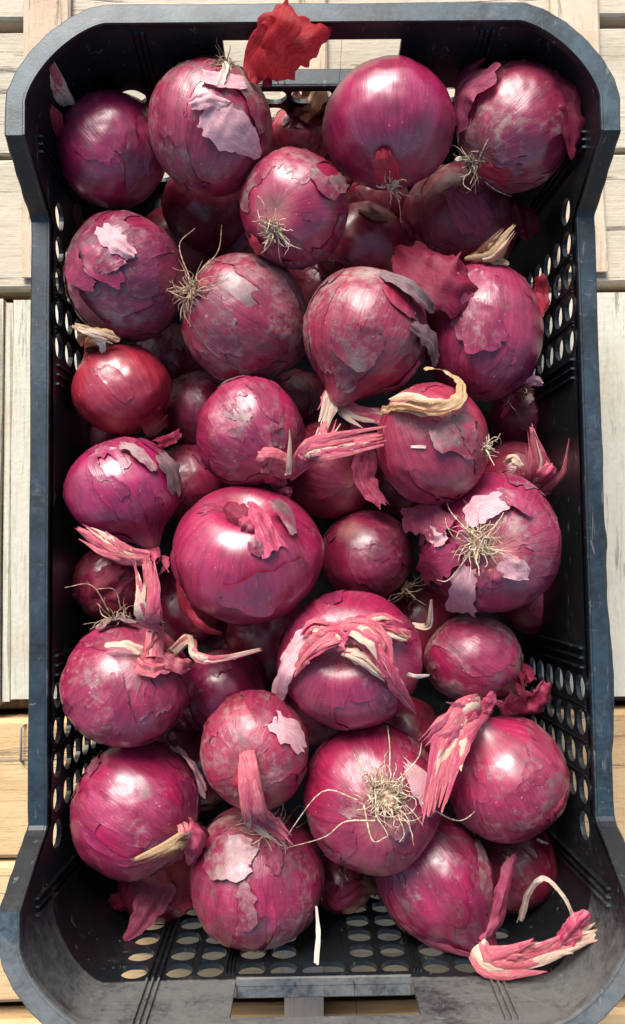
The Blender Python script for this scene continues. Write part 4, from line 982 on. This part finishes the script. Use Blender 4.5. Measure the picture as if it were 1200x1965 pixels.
flake(o, [(925, 1810, -1), (950, 1760, .104, 'z'), (968, 1700, .108, 'z'), (985, 1640, .106, 'z')], [40, 34, 26, 24], 'mauve', curl=.7, crumple=1.3)
flake(o, [(915, 1615, .8), (930, 1680, 1.2), (928, 1760, 1)], [20, 44, 24], 'gray', hug=True, rag=.8)
flake(o, [(780, 1770, 1), (840, 1810, 2), (905, 1828, 2)], [20, 34, 24], 'mauve', curl=.2)
# the layer below; shade between the onions is painted in as darkness
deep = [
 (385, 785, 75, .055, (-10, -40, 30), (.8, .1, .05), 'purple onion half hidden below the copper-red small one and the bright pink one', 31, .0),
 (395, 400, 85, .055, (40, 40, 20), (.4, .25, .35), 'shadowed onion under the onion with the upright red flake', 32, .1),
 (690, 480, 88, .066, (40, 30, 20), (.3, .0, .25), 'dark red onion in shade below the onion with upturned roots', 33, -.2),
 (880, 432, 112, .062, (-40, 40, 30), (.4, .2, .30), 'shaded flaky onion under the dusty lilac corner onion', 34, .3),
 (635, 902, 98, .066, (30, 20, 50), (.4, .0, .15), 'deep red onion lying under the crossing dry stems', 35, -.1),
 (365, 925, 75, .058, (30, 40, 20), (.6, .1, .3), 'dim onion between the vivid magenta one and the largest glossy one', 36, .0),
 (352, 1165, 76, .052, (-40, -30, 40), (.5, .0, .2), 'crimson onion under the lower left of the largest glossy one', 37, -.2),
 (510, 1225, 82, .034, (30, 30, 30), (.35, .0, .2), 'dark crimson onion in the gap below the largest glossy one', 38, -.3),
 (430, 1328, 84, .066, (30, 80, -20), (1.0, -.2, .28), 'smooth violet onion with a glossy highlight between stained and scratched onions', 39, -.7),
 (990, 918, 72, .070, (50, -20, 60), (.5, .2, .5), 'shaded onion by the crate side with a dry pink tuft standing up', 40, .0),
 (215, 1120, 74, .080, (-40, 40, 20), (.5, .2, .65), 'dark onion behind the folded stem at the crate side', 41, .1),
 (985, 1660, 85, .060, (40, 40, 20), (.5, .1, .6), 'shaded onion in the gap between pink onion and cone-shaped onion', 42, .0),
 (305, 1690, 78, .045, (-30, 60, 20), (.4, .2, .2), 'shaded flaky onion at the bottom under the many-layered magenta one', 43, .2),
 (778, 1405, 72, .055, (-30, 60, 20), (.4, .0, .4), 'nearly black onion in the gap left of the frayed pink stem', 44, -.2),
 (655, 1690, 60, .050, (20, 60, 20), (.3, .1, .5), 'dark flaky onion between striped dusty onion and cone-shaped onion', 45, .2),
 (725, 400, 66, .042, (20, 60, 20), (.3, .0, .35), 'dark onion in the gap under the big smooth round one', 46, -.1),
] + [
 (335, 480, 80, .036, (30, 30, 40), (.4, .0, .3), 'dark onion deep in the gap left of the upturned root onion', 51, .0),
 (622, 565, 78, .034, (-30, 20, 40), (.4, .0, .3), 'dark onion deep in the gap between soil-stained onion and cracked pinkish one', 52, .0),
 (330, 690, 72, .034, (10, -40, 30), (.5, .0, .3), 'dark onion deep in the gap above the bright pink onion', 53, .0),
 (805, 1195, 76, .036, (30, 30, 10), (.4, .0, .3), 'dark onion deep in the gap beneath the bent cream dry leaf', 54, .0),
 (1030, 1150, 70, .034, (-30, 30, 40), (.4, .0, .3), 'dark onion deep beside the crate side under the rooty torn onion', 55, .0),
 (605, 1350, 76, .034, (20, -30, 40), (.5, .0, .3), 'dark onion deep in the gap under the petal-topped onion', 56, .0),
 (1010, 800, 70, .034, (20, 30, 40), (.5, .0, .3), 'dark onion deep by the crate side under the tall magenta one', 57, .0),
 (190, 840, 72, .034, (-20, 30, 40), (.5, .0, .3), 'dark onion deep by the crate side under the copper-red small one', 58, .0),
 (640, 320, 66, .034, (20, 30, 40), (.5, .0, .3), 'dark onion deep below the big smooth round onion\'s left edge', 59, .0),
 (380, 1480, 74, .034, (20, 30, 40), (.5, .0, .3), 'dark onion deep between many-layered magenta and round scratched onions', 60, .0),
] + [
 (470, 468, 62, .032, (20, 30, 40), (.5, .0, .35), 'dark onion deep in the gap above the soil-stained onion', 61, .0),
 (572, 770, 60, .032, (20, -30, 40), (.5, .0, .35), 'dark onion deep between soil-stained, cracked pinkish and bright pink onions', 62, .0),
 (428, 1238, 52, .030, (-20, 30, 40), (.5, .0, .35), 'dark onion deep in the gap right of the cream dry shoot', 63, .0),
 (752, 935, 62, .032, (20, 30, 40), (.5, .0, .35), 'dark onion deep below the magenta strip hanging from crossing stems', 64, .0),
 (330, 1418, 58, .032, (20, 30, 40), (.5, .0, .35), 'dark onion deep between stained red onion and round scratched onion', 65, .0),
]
DO = {}
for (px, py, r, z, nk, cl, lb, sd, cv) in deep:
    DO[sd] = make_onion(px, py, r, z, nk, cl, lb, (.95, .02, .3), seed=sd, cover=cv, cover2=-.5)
o = DO[34]
flake(o, [(770, 430, 1), (790, 470, 3), (830, 490, 3)], [44, 76, 44], 'dark', curl=.3, crumple=1.6)
flake(o, [(870, 360, 1), (905, 400, 2), (940, 440, 1)], [50, 90, 50], 'mauve', curl=.2, crumple=1.3)
flake(o, [(985, 390, 0), (1008, 430, .075, 'z'), (1016, 460, .075, 'z')], [30, 60, 26], 'dark', curl=.3, crumple=1.2)
o = DO[33]; flake(o, [(690, 400, 0), (720, 415, 1), (755, 410, 0)], [20, 34, 24], 'brown')
o = DO[40]
stem(o, [(1015, 935, .09, 'z'), (1036, 900, .105, 'z'), (1020, 820, .118, 'z')], [50, 54, 10], 'pink', 6, splay=1.2)
flake(o, [(1035, 930, .10, 'z'), (1050, 910, .11, 'z'), (1064, 892, .112, 'z')], [30, 34, 20], 'magenta', curl=.5)
flake(o, [(968, 890, .10, 'z'), (985, 880, .108, 'z'), (1002, 895, .108, 'z')], [10, 18, 8], 'cream', curl=.2, crumple=1.5)
o = DO[41]; flake(o, [(160, 1160, .09, 'z'), (190, 1130, .102, 'z'), (235, 1105, .10, 'z')], [50, 80, 50], 'dark', curl=.3, crumple=1.6)
o = DO[43]; flake(o, [(200, 1745, .05, 'z'), (235, 1730, .055, 'z'), (270, 1720, .055, 'z')], [24, 40, 30], 'dark', curl=.2)
o = DO[45]
flake(o, [(620, 1690, 1), (650, 1720, 2), (690, 1700, 2)], [30, 50, 30], 'dark', curl=.4, crumple=1.8)
flake(o, [(690, 1680, 1), (725, 1700, 2), (735, 1730, 1)], [30, 50, 20], 'brown', curl=.4, crumple=1.6)
# loose bits
def loose(name, pts, wd, mat, label, cat, curl=.3, crumple=1.0, rag=.5):
    q = Onion(); q.s = 0.00027; q.root = None
    ob = flake(q, pts, wd, mat, name, curl=curl, crumple=crumple, rag=rag); ob['label'] = label; ob['category'] = cat
    return ob
loose('dry_leaf', [(607, 1738, .110, 'z'), (611, 1790, .115, 'z'), (607, 1852, .122, 'z')], [4, 9, 10], 'white', 'narrow bleached dry leaf hanging before the near end wall holes', 'dry leaf', .12, .7, .4)
loose('dry_leaf', [(790, 1198, .10, 'z'), (822, 1200, .105, 'z'), (828, 1150, .115, 'z')], [9, 16, 4], 'cream', 'bent cream dry leaf between petal-topped onion and small dusty plum onion', 'dry leaf', .3, .6, .3)
loose('dry_leaf', [(125, 385, .085, 'z'), (140, 405, .09, 'z'), (148, 440, .085, 'z')], [26, 40, 20], 'brown', 'brown dry leaf stuck at the crate side beneath the corner magenta onion', 'dry leaf', .4, 1.5)
loose('dry_leaf', [(1030, 1610, .08, 'z'), (1042, 1616, .082, 'z'), (1052, 1619, .08, 'z')], [5, 6, 4], 'white', 'tiny white dry thread beside the plump pink onion at the crate side', 'dry leaf', .3, .3, .2)
